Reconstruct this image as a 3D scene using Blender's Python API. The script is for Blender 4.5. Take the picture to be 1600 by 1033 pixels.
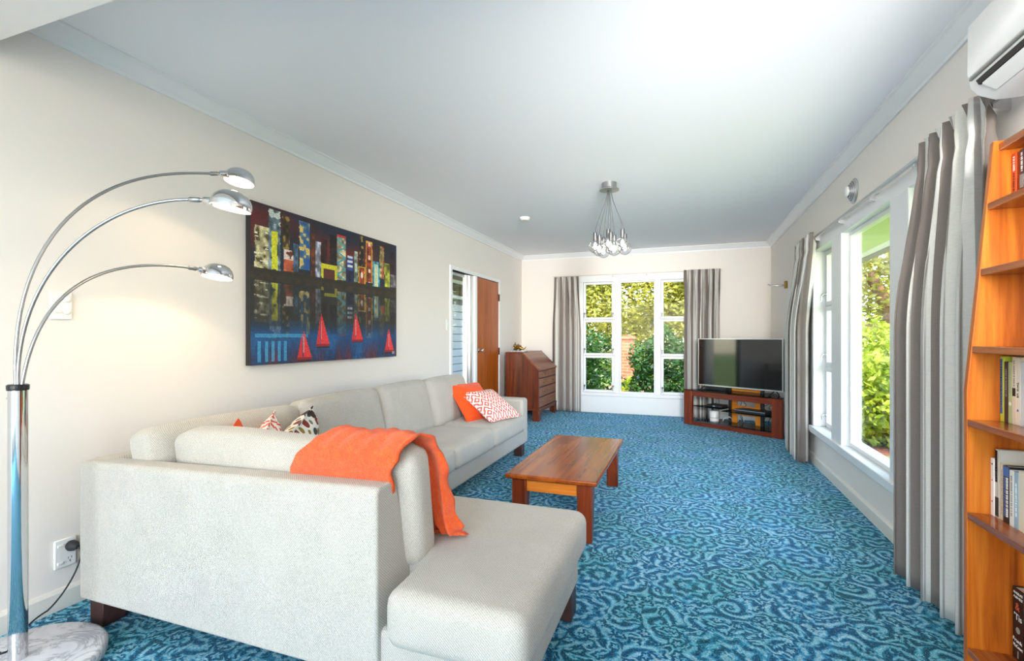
import bpy, bmesh, math, random
import numpy as np
from mathutils import Vector, Matrix, Euler

for o in list(bpy.data.objects): bpy.data.objects.remove(o)
SC = bpy.context.scene
COL = SC.collection
PI = math.pi
R = math.radians
random.seed(7)

# ------------------------------------------------------------------ camera
cd = bpy.data.cameras.new('camera'); cam = bpy.data.objects.new('camera', cd); COL.objects.link(cam)
CAM_H = 1.171
cam.location = (0, 0, CAM_H)
cam.rotation_euler = (PI/2, 0, math.atan(271/758))
cd.sensor_width = 36.0; cd.lens = 36.0*758/1600; cd.shift_y = 10.5/1600; cd.clip_start = .02; cd.clip_end = 300
SC.camera = cam

# ------------------------------------------------------------------ world, sun, fill, exposure
w = bpy.data.worlds.new('world'); SC.world = w; w.use_nodes = True
nt = w.node_tree; nt.nodes.clear()
sky = nt.nodes.new('ShaderNodeTexSky'); sky.sky_type = 'NISHITA'; sky.sun_disc = False
sky.sun_elevation = R(52); sky.sun_rotation = R(150); sky.air_density = 1.0; sky.dust_density = .6; sky.ozone_density = 1.0
bg = nt.nodes.new('ShaderNodeBackground'); bg.inputs['Strength'].default_value = .95
wo = nt.nodes.new('ShaderNodeOutputWorld')
nt.links.new(sky.outputs[0], bg.inputs[0]); nt.links.new(bg.outputs[0], wo.inputs[0])

def lamp(name, kind, loc, energy, color=(1, 1, 1), target=None, size=1, size_y=None, parent=None):
    l = bpy.data.lights.new(name, kind); l.energy = energy; l.color = color
    o = bpy.data.objects.new(name, l); COL.objects.link(o); o.location = loc
    if kind == 'AREA':
        l.size = size
        if size_y: l.shape = 'RECTANGLE'; l.size_y = size_y
    elif kind in ('POINT', 'SPOT'): l.shadow_soft_size = size
    if target is not None:
        o.rotation_euler = (Vector(target)-Vector(loc)).to_track_quat('-Z', 'Y').to_euler()
    return o
sun = lamp('sun', 'SUN', (0, 0, 12), 6.5, (1.0, .95, .86), target=(-.34, .52, 11.2))
sun.data.angle = R(.6)
# added fill light behind the camera, at the open end of the unseen room
lamp('rear_fill', 'AREA', (-.7, -3.0, 1.35), 64, (1.0, .99, .97), target=(-.7, 5, 1.35), size=3.2, size_y=2.1)
# added unseen fills: two aimed up at the ceiling, one down the room
lamp('bounce_fill', 'AREA', (-.75, -.4, 1.5), 6, (1, .985, .96), target=(-.75, 1.6, 2.6), size=1.0)
ff = lamp('far_fill', 'AREA', (.82, -.5, 1.75), 40, (1, .99, .97), target=(-1.0, 7.5, 1.8), size=.7)
ff.data.spread = R(66)
cf = lamp('ceiling_fill', 'AREA', (.82, -.6, 1.2), 4.5, (1, .985, .96), target=(-.95, 7.0, 2.75), size=.6)
cf.data.spread = R(44)
vs = SC.view_settings
vs.view_transform = 'Standard'; vs.look = 'None'; vs.gamma = 1.0; vs.use_curve_mapping = False; vs.exposure = .42

# ------------------------------------------------------------------ helpers: materials
class NB:
    """small node-graph helper"""
    def __init__(s, name):
        s.m = bpy.data.materials.new(name); s.m.use_nodes = True
        s.t = s.m.node_tree; s.t.nodes.clear()
        s.out = s.n('ShaderNodeOutputMaterial'); s.p = s.n('ShaderNodeBsdfPrincipled')
        s.l(s.p.outputs[0], s.out.inputs[0])
    def n(s, typ, **kw):
        x = s.t.nodes.new(typ)
        for k, v in kw.items(): setattr(x, k, v)
        return x
    def l(s, a, b): s.t.links.new(a, b)
    def put(s, sock, v):
        if hasattr(v, 'is_output') or isinstance(v, bpy.types.NodeSocket): s.l(v, sock)
        else: sock.default_value = v
    def math(s, op, a, b=0, c=0):
        x = s.n('ShaderNodeMath', operation=op)
        s.put(x.inputs[0], a); s.put(x.inputs[1], b); s.put(x.inputs[2], c); return x.outputs[0]
    def vmath(s, op, a, b=(0, 0, 0), out=0):
        x = s.n('ShaderNodeVectorMath', operation=op)
        s.put(x.inputs[0], a); s.put(x.inputs[1], b); return x.outputs[out]
    def coord(s, kind='Object', scale=None, rot=None):
        c = s.n('ShaderNodeTexCoord').outputs[kind]
        if scale is None and rot is None: return c
        m = s.n('ShaderNodeMapping'); s.l(c, m.inputs[0])
        if scale is not None: m.inputs['Scale'].default_value = scale
        if rot is not None: m.inputs['Rotation'].default_value = rot
        return m.outputs[0]
    def noise(s, vec, scale, detail=3, rough=.55, dist=0, out=0):
        x = s.n('ShaderNodeTexNoise'); s.put(x.inputs['Vector'], vec); x.inputs['Scale'].default_value = scale
        x.inputs['Detail'].default_value = detail; x.inputs['Roughness'].default_value = rough; x.inputs['Distortion'].default_value = dist
        return x.outputs[out]
    def ramp(s, fac, stops, interp='LINEAR'):
        x = s.n('ShaderNodeValToRGB'); s.put(x.inputs[0], fac); e = x.color_ramp; e.interpolation = interp
        while len(e.elements) < len(stops): e.elements.new(.5)
        for el, (p, c) in zip(e.elements, stops):
            el.position = p; el.color = (*c, 1) if len(c) == 3 else c
        return x.outputs[0]
    def mix(s, fac, a, b, blend='MIX'):
        x = s.n('ShaderNodeMix', data_type='RGBA', blend_type=blend)
        s.put(x.inputs[0], fac)
        for i, v in ((6, a), (7, b)):
            s.put(x.inputs[i], (*v, 1) if isinstance(v, tuple) and len(v) == 3 else v)
        return x.outputs[2]
    def bump(s, h, strength=.3, dist=.01):
        x = s.n('ShaderNodeBump'); s.put(x.inputs['Height'], h); x.inputs['Strength'].default_value = strength
        x.inputs['Distance'].default_value = dist; s.l(x.outputs[0], s.p.inputs['Normal'])
    def set(s, **kw):
        for k, v in kw.items():
            if isinstance(v, tuple) and len(v) == 3: v = (*v, 1)
            s.put(s.p.inputs[k.replace('_', ' ')], v)
        return s

def srgb(r, g, b):
    f = lambda x: (x/255/12.92) if x/255 <= .04045 else ((x/255+.055)/1.055)**2.4
    return (f(r), f(g), f(b))
def plain(name, col, rough=.5, metal=0., spec=.5, noise=0, nscale=30, bump=0, bscale=200, **kw):
    b = NB(name); c = b.coord()
    if noise:
        n = b.noise(c, nscale, 4)
        b.set(Base_Color=b.mix(n, tuple(x*(1-noise) for x in col), tuple(min(1, x*(1+noise)) for x in col)))
    else: b.set(Base_Color=col)
    b.set(Roughness=rough, Metallic=metal)
    b.p.inputs['Specular IOR Level'].default_value = spec
    if bump: b.bump(b.noise(c, bscale, 3), bump, .002)
    for k, v in kw.items(): b.set(**{k: v})
    return b.m
def wood(name, dark, mid, light, axis='Z', scale=1.0, rough=.35, coat=.0, dist=1.5):
    b = NB(name)
    sc = {'X': (.8, 15, 15), 'Y': (15, .8, 15), 'Z': (15, 15, .8)}[axis]
    c = b.coord('Object', tuple(v*scale for v in sc))
    n1 = b.noise(c, 1.0, 5, .6, dist)
    n2 = b.noise(c, 5.0, 4, .65, .6)
    f = b.math('ADD', b.math('MULTIPLY', n1, .75), b.math('MULTIPLY', n2, .25))
    b.set(Base_Color=b.ramp(f, [(.33, dark), (.5, mid), (.68, light)]), Roughness=rough)
    b.p.inputs['Specular IOR Level'].default_value = .35
    if coat: b.p.inputs['Coat Weight'].default_value = coat; b.p.inputs['Coat Roughness'].default_value = .12
    b.bump(n2, .06, .002)
    return b.m
def fabric(name, c1, c2, scale=420, rough=.9, bump=.5):
    b = NB(name); c = b.coord()
    n = b.noise(c, scale, 2, .6); big = b.noise(c, 6, 3)
    wv = b.n('ShaderNodeTexWave', wave_type='BANDS', bands_direction='DIAGONAL'); b.l(c, wv.inputs[0]); wv.inputs['Scale'].default_value = 70; wv.inputs['Distortion'].default_value = 2.5; wv.inputs['Detail'].default_value = 2; wv.inputs['Detail Scale'].default_value = 6
    f = b.math('ADD', b.math('MULTIPLY', n, .6), b.math('MULTIPLY', wv.outputs[1], .25)); f = b.math('ADD', f, b.math('MULTIPLY', big, .15))
    b.set(Base_Color=b.ramp(f, [(.25, c1), (.75, c2)]), Roughness=rough)
    b.p.inputs['Specular IOR Level'].default_value = .15
    b.p.inputs['Sheen Weight'].default_value = .15
    b.bump(f, bump, .0025); return b.m
def emit(name, col, strength):
    b = NB(name); b.set(Base_Color=col, Emission_Color=col); b.p.inputs['Emission Strength'].default_value = strength; return b.m
def glass(name, tint=(1, 1, 1), refl=.06, rough=0.0, rim=(5.0, .6)):
    b = NB(name); b.t.nodes.remove(b.p)
    tr = b.n('ShaderNodeBsdfTransparent'); tr.inputs[0].default_value = (*tint, 1)
    gl = b.n('ShaderNodeBsdfGlossy'); gl.inputs['Roughness'].default_value = rough
    fr = b.n('ShaderNodeLayerWeight'); fr.inputs[0].default_value = .5
    f5 = b.math('POWER', fr.outputs['Facing'], rim[0])
    mx = b.n('ShaderNodeMixShader'); b.l(b.math('ADD', b.math('MULTIPLY', f5, rim[1]), refl*.6), mx.inputs[0]); b.l(tr.outputs[0], mx.inputs[1]); b.l(gl.outputs[0], mx.inputs[2])
    b.l(mx.outputs[0], b.out.inputs[0]); return b.m

M = {}
M['wall'] = plain('wall_paint', srgb(239, 232, 225), .85, spec=.2, bump=.04, bscale=90)
M['ceiling'] = plain('ceiling_paint', srgb(246, 246, 248), .9, spec=.15, bump=.03, bscale=80)
M['white'] = plain('white_gloss_paint', srgb(240, 240, 240), .35, noise=.02, nscale=8)
M['cream_trim'] = plain('cream_trim_paint', srgb(236, 230, 220), .4, noise=.02)
M['plastic'] = plain('white_plastic', srgb(242, 240, 236), .35, noise=.015)
M['chrome'] = plain('chrome', (.66, .66, .67), .07, 1.0, noise=.02)
M['steel'] = plain('brushed_steel', (.42, .42, .43), .32, 1.0, noise=.12, nscale=60)
M['socket'] = plain('dark_nickel', (.16, .16, .165), .45, .8, noise=.1)
M['black'] = plain('black_plastic', (.012, .012, .013), .35, noise=.1)
M['rubber'] = plain('black_rubber', (.02, .02, .023), .6, noise=.1)
M['glass'] = glass('window_glass', (1, 1, 1), .008)
M['globe'] = glass('globe_glass', (.93, .93, .93), .18, rim=(2.2, .75))
M['sofa'] = fabric('sofa_fabric', srgb(150, 145, 136), srgb(214, 208, 198), 300, bump=.55)
M['sofa_leg'] = plain('dark_stained_wood', srgb(70, 42, 36), .4, noise=.3)
M['jarrah'] = wood('coffee_table_wood', srgb(104, 44, 10), srgb(148, 70, 18), srgb(176, 92, 30), 'Y', .9, .2, .0, .3)
M['jarrah_leg'] = wood('coffee_table_leg_wood', srgb(76, 28, 12), srgb(112, 46, 20), srgb(136, 62, 28), 'Z', 1.0, .3)
M['apron'] = wood('orange_apron_wood', srgb(176, 92, 26), srgb(206, 116, 36), srgb(222, 140, 56), 'X', .8, .35)
M['tvwood'] = wood('tv_unit_wood', srgb(84, 28, 12), srgb(118, 46, 20), srgb(142, 64, 28), 'Z', 1.1, .3, .2)
M['tvwood_h'] = wood('tv_unit_rail_wood', srgb(84, 28, 14), srgb(116, 46, 22), srgb(140, 64, 32), 'X', 1.1, .3, .2)
M['tvorange'] = wood('tv_unit_orange_panel', srgb(190, 104, 16), srgb(212, 126, 26), srgb(224, 146, 46), 'X', .8, .4)
M['bookwood'] = wood('bookcase_wood', srgb(136, 60, 10), srgb(184, 94, 22), srgb(206, 124, 42), 'Z', .75, .3, .15, 2.2)
M['bookshelf'] = wood('bookcase_shelf_wood', srgb(120, 54, 18), srgb(164, 86, 36), srgb(190, 114, 56), 'Y', .9, .2, .2)
M['doorwood'] = wood('door_veneer', srgb(146, 66, 12), srgb(178, 86, 18), srgb(194, 104, 30), 'Z', 1.6, .3, .2, .6)
M['mahogany'] = wood('mahogany', srgb(58, 20, 8), srgb(100, 40, 16), srgb(130, 60, 26), 'Z', 1.2, .3, .3)
M['mahogany_front'] = wood('mahogany_front', srgb(96, 42, 22), srgb(134, 68, 40), srgb(160, 92, 60), 'Y', 1.2, .3, .3)
M['brass'] = plain('aged_brass', srgb(150, 118, 60), .35, 1.0, noise=.4, nscale=60)
M['darkmetal'] = plain('dark_hinge_metal', srgb(70, 40, 26), .45, .7, noise=.2)
M['screen'] = plain('tv_screen', (.006, .006, .007), .06, 0, .9, noise=.05)
M['tintglass'] = glass('tinted_glass', (.16, .16, .17), .12)
M['silver'] = plain('silver_bezel', (.62, .62, .63), .28, .9, noise=.03)
M['orange'] = fabric('orange_cushion_fabric', srgb(236, 74, 24), srgb(250, 98, 44), 500, bump=.25)
b = NB('orange_wool'); c = b.coord(); n = b.noise(c, 260, 4, .7, 1.0); n2 = b.noise(c, 40, 3)
b.set(Base_Color=b.ramp(b.math('ADD', b.math('MULTIPLY', n, .75), b.math('MULTIPLY', n2, .25)), [(.3, srgb(226, 60, 8)), (.52, srgb(250, 96, 22)), (.72, srgb(255, 138, 62))]), Roughness=.95)
b.p.inputs['Sheen Weight'].default_value = .3; b.p.inputs['Specular IOR Level'].default_value = .1; b.bump(n, .9, .006); M['wool'] = b.m
b = NB('white_marble'); c = b.coord(); wv = b.noise(c, 5, 8, .65, 2.6)
b.set(Base_Color=b.ramp(wv, [(.35, srgb(224, 224, 228)), (.47, srgb(214, 214, 220)), (.52, srgb(166, 168, 176)), (.57, srgb(220, 220, 224)), (.8, srgb(236, 236, 238))]), Roughness=.18); M['marble'] = b.m

# carpet: swirling blue paisley
def carpet():
    b = NB('blue_paisley_carpet')
    c0 = b.coord()
    wz = b.n('ShaderNodeTexNoise'); b.l(c0, wz.inputs[0]); wz.inputs['Scale'].default_value = 5.0; wz.inputs['Detail'].default_value = 2
    warp = b.vmath('MULTIPLY', b.vmath('SUBTRACT', wz.outputs['Color'], (.5, .5, .5)), (.11, .11, 0))
    c = b.vmath('ADD', b.vmath('MULTIPLY', c0, (1, 1, 0)), warp)
    def cell(scale, rnd, vec):
        v = b.n('ShaderNodeTexVoronoi', voronoi_dimensions='2D', feature='F1'); b.l(vec, v.inputs['Vector'])
        v.inputs['Scale'].default_value = scale; v.inputs['Randomness'].default_value = rnd
        d = b.vmath('SUBTRACT', vec, v.outputs['Position'])
        sx = b.n('ShaderNodeSeparateXYZ'); b.l(d, sx.inputs[0])
        th = b.math('ARCTAN2', sx.outputs[1], sx.outputs[0])
        ln = b.math('SQRT', b.math('ADD', b.math('MULTIPLY', sx.outputs[0], sx.outputs[0]), b.math('MULTIPLY', sx.outputs[1], sx.outputs[1])))
        cc = b.n('ShaderNodeSeparateColor'); b.l(v.outputs['Color'], cc.inputs[0])
        return ln, th, cc.outputs[0], cc.outputs[1]
    # small swirls (paisley scrolls)
    r1, t1, k1, g1 = cell(6.2, .85, c)
    sg = b.math('SUBTRACT', b.math('MULTIPLY', b.math('GREATER_THAN', k1, .5), 2.0), 1.0)
    ph = b.math('ADD', b.math('MULTIPLY', r1, 2*PI/.050), b.math('MULTIPLY', t1, sg))
    ph = b.math('ADD', ph, b.math('MULTIPLY', b.noise(c0, 16, 3, .6), 5.0))
    s1 = b.math('SINE', b.math('ADD', ph, b.math('MULTIPLY', g1, 6.28)))
    # tiny florets
    r2, t2, k2, g2 = cell(17.0, 1.0, c)
    s2 = b.math('SINE', b.math('ADD', b.math('MULTIPLY', r2, 2*PI/.026), b.math('MULTIPLY', b.math('SINE', b.math('MULTIPLY', t2, 5.0)), 1.0)))
    # large medallions with scalloped petals
    r3, t3, k3, g3 = cell(2.1, .35, b.vmath('ADD', b.vmath('MULTIPLY', c0, (1, 1, 0)), b.vmath('MULTIPLY', warp, (.35, .35, 0))))
    sc = b.math('ADD', b.math('MULTIPLY', b.math('SINE', b.math('MULTIPLY', t3, 9.0)), .1), 1.0)
    s3 = b.math('SINE', b.math('MULTIPLY', b.math('MULTIPLY', r3, sc), 2*PI/.058))
    inm = b.math('LESS_THAN', b.math('MULTIPLY', r3, sc), .155)
    patch = b.noise(c, 11, 3, .6)
    sel = b.ramp(patch, [(.47, (0, 0, 0)), (.55, (1, 1, 1))])
    mixv = b.n('ShaderNodeMix', data_type='FLOAT'); b.l(sel, mixv.inputs[0]); b.l(s1, mixv.inputs[2]); b.l(s2, mixv.inputs[3])
    a = b.n('ShaderNodeMix', data_type='FLOAT'); b.l(b.math('MULTIPLY', inm, .62), a.inputs[0]); b.l(mixv.outputs[0], a.inputs[2]); b.l(s3, a.inputs[3])
    val = b.math('ADD', b.math('MULTIPLY', a.outputs[0], .5), .5)
    fine = b.noise(c0, 95, 3, .7)
    mid = b.noise(c, 30, 4, .7, 1.2)
    val = b.math('ADD', b.math('MULTIPLY', val, .46), b.math('ADD', b.math('MULTIPLY', fine, .16), b.math('MULTIPLY', mid, .38)))
    base = b.ramp(val, [(.28, srgb(8, 78, 122)), (.38, srgb(20, 116, 168)), (.48, srgb(46, 150, 200)), (.58, srgb(80, 174, 214)), (.68, srgb(148, 210, 234)), (.8, srgb(204, 234, 244))])
    teal = b.ramp(val, [(.28, srgb(4, 70, 88)), (.38, srgb(10, 108, 130)), (.52, srgb(32, 150, 180)), (.66, srgb(100, 192, 212)), (.8, srgb(168, 222, 232))])
    big = b.noise(c0, 3.2, 2, .5)
    col = b.mix(b.ramp(big, [(.4, (0, 0, 0)), (.6, (1, 1, 1))]), base, teal)
    vd = b.n('ShaderNodeTexVoronoi', voronoi_dimensions='2D', feature='DISTANCE_TO_EDGE'); b.l(c, vd.inputs['Vector']); vd.inputs['Scale'].default_value = 6.2; vd.inputs['Randomness'].default_value = .85
    edge = b.math('LESS_THAN', vd.outputs['Distance'], .035)
    thin = b.math('LESS_THAN', b.math('ABSOLUTE', b.math('ADD', a.outputs[0], .5)), .11)
    thin2 = b.math('LESS_THAN', b.math('ABSOLUTE', b.math('SUBTRACT', a.outputs[0], .05)), .06)
    dark = b.math('MAXIMUM', b.math('MULTIPLY', edge, .25), b.math('MAXIMUM', b.math('MULTIPLY', thin, .95), b.math('MULTIPLY', thin2, .55)))
    hair = b.math('LESS_THAN', b.math('SINE', b.math('MULTIPLY', ph, 2.6)), -.80)
    hair2 = b.math('GREATER_THAN', b.math('SINE', b.math('ADD', b.math('MULTIPLY', r2, 2*PI/.011), b.math('MULTIPLY', t2, 2.0))), .82)
    hair = b.math('MAXIMUM', b.math('MULTIPLY', hair, .55), b.math('MULTIPLY', hair2, .45))
    dark = b.math('MAXIMUM', dark, b.math('MULTIPLY', hair, b.ramp(patch, [(.35, (.3, .3, .3)), (.6, (1, 1, 1))])))
    dark = b.math('MULTIPLY', dark, b.ramp(mid, [(.4, (.25, .25, .25)), (.55, (1, 1, 1))]))
    col = b.mix(dark, col, srgb(4, 34, 50))
    pale = b.math('LESS_THAN', b.math('ABSOLUTE', b.math('SUBTRACT', a.outputs[0], .35)), .14)
    pale = b.math('MULTIPLY', pale, b.ramp(mid, [(.42, (0, 0, 0)), (.58, (.6, .6, .6))]))
    col = b.mix(pale, col, srgb(196, 230, 240))
    spk = b.noise(c0, 150, 2, .8)
    col = b.mix(b.ramp(spk, [(.38, (.55, .55, .55)), (.48, (0, 0, 0))]), col, srgb(8, 66, 96))
    col = b.mix(b.ramp(spk, [(.55, (0, 0, 0)), (.68, (.5, .5, .5))]), col, srgb(150, 212, 234))
    b.set(Base_Color=col, Roughness=.95)
    b.p.inputs['Specular IOR Level'].default_value = .1; b.p.inputs['Sheen Weight'].default_value = .14; b.p.inputs['Sheen Roughness'].default_value = .45; b.p.inputs['Sheen Tint'].default_value = (.7, .9, 1, 1)
    b.bump(b.math('ADD', b.noise(c0, 380, 2), b.math('MULTIPLY', val, .6)), .5, .004)
    return b.m
M['carpet'] = carpet()

# striped curtain: UV.x runs across the cloth in metres
def curtain_mat():
    b = NB('striped_curtain_fabric'); uv = b.n('ShaderNodeUVMap'); uv.uv_map = 'cloth'
    sx = b.n('ShaderNodeSeparateXYZ'); b.l(uv.outputs[0], sx.inputs[0])
    f = b.math('FRACT', b.math('MULTIPLY', sx.outputs[0], 1/.33))
    col = b.ramp(f, [(0, srgb(134, 124, 118)), (.38, srgb(232, 228, 220)), (.56, srgb(160, 154, 150)), (.62, srgb(222, 219, 214)), (.90, srgb(178, 172, 166)), (.95, srgb(224, 220, 212))], 'CONSTANT')
    c2 = b.n('ShaderNodeCombineXYZ'); b.l(b.math('MULTIPLY', sx.outputs[0], 40), c2.inputs[0]); b.l(b.math('MULTIPLY', sx.outputs[1], 190), c2.inputs[1])
    n = b.noise(c2.outputs[0], 1.0, 3, .6)
    b.set(Base_Color=b.mix(b.math('MULTIPLY', n, .26), col, srgb(84, 76, 70)), Roughness=.9)
    b.p.inputs['Specular IOR Level'].default_value = .15; b.bump(n, .35, .003)
    return b.m
M['curtain'] = curtain_mat()
def leaf_mat(name, c1, c2, c3, trans=.35):
    b = NB(name); c = b.coord(); n = b.noise(c, 9, 2, .7); n2 = b.noise(c, 1.3, 2)
    col = b.ramp(b.math('ADD', b.math('MULTIPLY', n, .6), b.math('MULTIPLY', n2, .4)), [(.34, c1), (.5, c2), (.66, c3)])
    b.set(Base_Color=col, Roughness=.45)
    tl = b.n('ShaderNodeBsdfTranslucent'); b.l(col, tl.inputs[0]); mx = b.n('ShaderNodeMixShader'); mx.inputs[0].default_value = trans
    b.l(b.p.outputs[0], mx.inputs[1]); b.l(tl.outputs[0], mx.inputs[2]); b.l(mx.outputs[0], b.out.inputs[0]); return b.m
M['leaf_dark'] = leaf_mat('glossy_dark_leaves', srgb(24, 58, 20), srgb(48, 92, 30), srgb(96, 134, 44), .2)
M['leaf_lime'] = leaf_mat('lime_leaves', srgb(112, 138, 30), srgb(176, 190, 56), srgb(222, 220, 104), .4)
M['leaf_olive'] = leaf_mat('olive_leaves', srgb(104, 108, 36), srgb(168, 164, 58), srgb(222, 206, 112), .35)
M['bark'] = plain('brown_bark', srgb(132, 96, 70), .9, noise=.45, nscale=14, bump=.8, bscale=30)
M['grass'] = plain('lawn_grass', srgb(110, 128, 50), .95, noise=.5, nscale=5, bump=.6, bscale=50)
M['mulch'] = plain('red_bark_mulch', srgb(128, 72, 44), .95, noise=.5, nscale=25)
b = NB('orange_brick'); br = b.n('ShaderNodeTexBrick'); b.l(b.coord('Object', None, (PI/2, 0, 0)), br.inputs[0]); br.inputs['Color1'].default_value = (*srgb(206, 112, 70), 1); br.inputs['Color2'].default_value = (*srgb(186, 96, 58), 1); br.inputs['Mortar'].default_value = (*srgb(176, 138, 112), 1)
br.inputs['Scale'].default_value = 1; br.inputs['Brick Width'].default_value = .23; br.inputs['Row Height'].default_value = .085; br.inputs['Mortar Size'].default_value = .01
b.set(Base_Color=br.outputs[0], Roughness=.9); M['brick'] = b.m
M['paving'] = plain('terracotta_paving', srgb(206, 142, 104), .9, noise=.25, nscale=8)
M['soffit'] = plain('soffit_reflected_green', srgb(178, 196, 120), .7, noise=.06, nscale=3)  # green reflected from the garden is put into the pale soffit's colour
M['gutter'] = plain('grey_gutter', srgb(120, 118, 112), .5, noise=.1)
M['board'] = plain('white_weatherboard', srgb(226, 228, 232), .6, noise=.03, nscale=5)
M['roofred'] = plain('grey_roof', srgb(120, 112, 108), .7, noise=.2)
M['pot'] = plain('pale_teal_pot', srgb(160, 196, 190), .5, noise=.1)

# ------------------------------------------------------------------ helpers: meshes and objects
ROOT = {}
def _tag(o, label=None, cat=None, group=None, kind=None):
    if label: o['label'] = label
    if cat: o['category'] = cat
    if group: o['group'] = group
    if kind: o['kind'] = kind
    return o
def thing(name, label, cat, loc=(0, 0, 0), rotz=0, group=None, kind=None):
    o = bpy.data.objects.new(name, None); COL.objects.link(o); o.location = loc; o.rotation_euler = (0, 0, rotz)
    o.empty_display_size = .05
    ROOT[o.name] = Matrix.Translation(loc) @ Matrix.Rotation(rotz, 4, 'Z')
    return _tag(o, label, cat, group, kind)
def obj(name, bm, mat, parent=None, smooth=False, local=False, bevel=0, seg=2, tag=None):
    """bm (bmesh or Mesh) given in world space, linked as one mesh object under parent"""
    if isinstance(bm, bmesh.types.BMesh):
        me = bpy.data.meshes.new(name); bmesh.ops.recalc_face_normals(bm, faces=bm.faces); bm.to_mesh(me); bm.free()
    else: me = bm
    me.materials.clear(); me.materials.append(mat if isinstance(mat, bpy.types.Material) else M[mat])
    o = bpy.data.objects.new(name, me); COL.objects.link(o)
    if parent is not None:
        o.parent = parent; mw = ROOT[parent.name]
        if not local: me.transform(mw.inverted())
        ROOT[o.name] = mw
    else: ROOT[o.name] = Matrix.Identity(4)
    if smooth:
        for p in me.polygons: p.use_smooth = True
        try: me.set_sharp_from_angle(angle=R(55))
        except Exception: pass
    if bevel:
        m = o.modifiers.new('bevel', 'BEVEL'); m.width = bevel; m.segments = seg; m.limit_method = 'ANGLE'; m.angle_limit = R(35)
        for p in me.polygons: p.use_smooth = True
        try: me.set_sharp_from_angle(angle=R(50))
        except Exception: pass
    if tag: _tag(o, **tag)
    return o
def struct(name, bm, mat, label, cat, **kw):
    o = obj(name, bm, mat, **kw); return _tag(o, label, cat, None, 'structure')
def box(x0, x1, y0, y1, z0, z1, bm=None):
    bm = bm or bmesh.new()
    v = [bm.verts.new((x, y, z)) for x in (x0, x1) for y in (y0, y1) for z in (z0, z1)]
    for f in ((0, 1, 3, 2), (4, 6, 7, 5), (0, 4, 5, 1), (2, 3, 7, 6), (0, 2, 6, 4), (1, 5, 7, 3)): bm.faces.new([v[i] for i in f])
    return bm
def prism(pts, a, b, axis='z', bm=None):
    """polygon extruded; axis z: pts (x,y); y: pts (x,z); x: pts (y,z)"""
    bm = bm or bmesh.new()
    def P(p, t): return {'z': (p[0], p[1], t), 'y': (p[0], t, p[1]), 'x': (t, p[0], p[1])}[axis]
    A = [bm.verts.new(P(p, a)) for p in pts]; B = [bm.verts.new(P(p, b)) for p in pts]; n = len(pts)
    bm.faces.new(A); bm.faces.new(B[::-1])
    for i in range(n): bm.faces.new((A[i], A[(i+1) % n], B[(i+1) % n], B[i]))
    return bm
def lathe(prof, n=24, c=(0, 0, 0), bm=None, rot=None, cap=True):
    bm = bm or bmesh.new(); rings = []
    for r, z in prof:
        ring = []
        for i in range(n):
            p = Vector((r*math.cos(2*PI*i/n), r*math.sin(2*PI*i/n), z))
            if rot is not None: p = rot @ p
            ring.append(bm.verts.new(p+Vector(c)))
        rings.append(ring)
    for a, b_ in zip(rings, rings[1:]):
        for i in range(n): bm.faces.new((a[i], a[(i+1) % n], b_[(i+1) % n], b_[i]))
    if cap:
        bm.faces.new(rings[0][::-1]); bm.faces.new(rings[-1])
    return bm
def tube(pts, r, n=8, bm=None):
    bm = bm or bmesh.new(); pts = [Vector(p) for p in pts]; rings = []; up = None
    rs = r if isinstance(r, (list, tuple)) else [r]*len(pts)
    for i, p in enumerate(pts):
        t = (pts[min(i+1, len(pts)-1)]-pts[max(i-1, 0)]).normalized()
        if up is None:
            up = t.orthogonal().normalized()
        up = (up-t*up.dot(t)).normalized(); s = t.cross(up)
        rings.append([bm.verts.new(p+rs[i]*(math.cos(2*PI*k/n)*up+math.sin(2*PI*k/n)*s)) for k in range(n)])
    for a, b_ in zip(rings, rings[1:]):
        for i in range(n): bm.faces.new((a[i], a[(i+1) % n], b_[(i+1) % n], b_[i]))
    bm.faces.new(rings[0][::-1]); bm.faces.new(rings[-1]); return bm
def bez(p0, p1, p2, p3, n=28):
    p0, p1, p2, p3 = map(Vector, (p0, p1, p2, p3))
    return [(1-t)**3*p0+3*(1-t)**2*t*p1+3*(1-t)*t*t*p2+t**3*p3 for t in [i/n for i in range(n+1)]]
def puff(size, mat=Matrix.Identity(4), r=.05, bulge=(.02, .02, .02), n=14, pinch=0, wob=0, seed=0):
    """soft rounded box of given full size, bulging faces, optional pinched corners"""
    bm = bmesh.new(); bmesh.ops.create_cube(bm, size=2)
    bmesh.ops.subdivide_edges(bm, edges=bm.edges, cuts=n, use_grid_fill=True)
    h = Vector(size)/2; rr = min(r, min(h)*.98); rnd = random.Random(seed); ph = [rnd.uniform(0, 6) for _ in range(6)]
    for v in bm.verts:
        a = v.co.copy(); p = Vector((a.x*h.x, a.y*h.y, a.z*h.z))
        q = Vector([max(-(h[i]-rr), min(h[i]-rr, p[i])) for i in range(3)])
        d = p-q
        if d.length > 1e-9: p = q+d.normalized()*rr
        k = [(1-abs(a[i])**2.5) for i in range(3)]
        for i in range(3):
            j, l_ = (i+1) % 3, (i+2) % 3
            p[i] += a[i]*bulge[i]*k[j]*k[l_]
        if pinch:
            e = abs(a.x)*abs(a.z)
            for i in (0, 2): p[i] *= 1+pinch*(e**4)-pinch*.45*(1-abs(a[2-i])**1.5)*abs(a[i])
            p[1] *= max(.12, (1-max(abs(a.x), abs(a.z))**4))
        if wob:
            p += Vector([wob*math.sin(9*p[(i+1) % 3]+ph[i])*math.cos(7*p[(i+2) % 3]+ph[i+3]) for i in range(3)])
        v.co = p
    bmesh.ops.transform(bm, matrix=mat, verts=bm.verts)
    return bm
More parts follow.
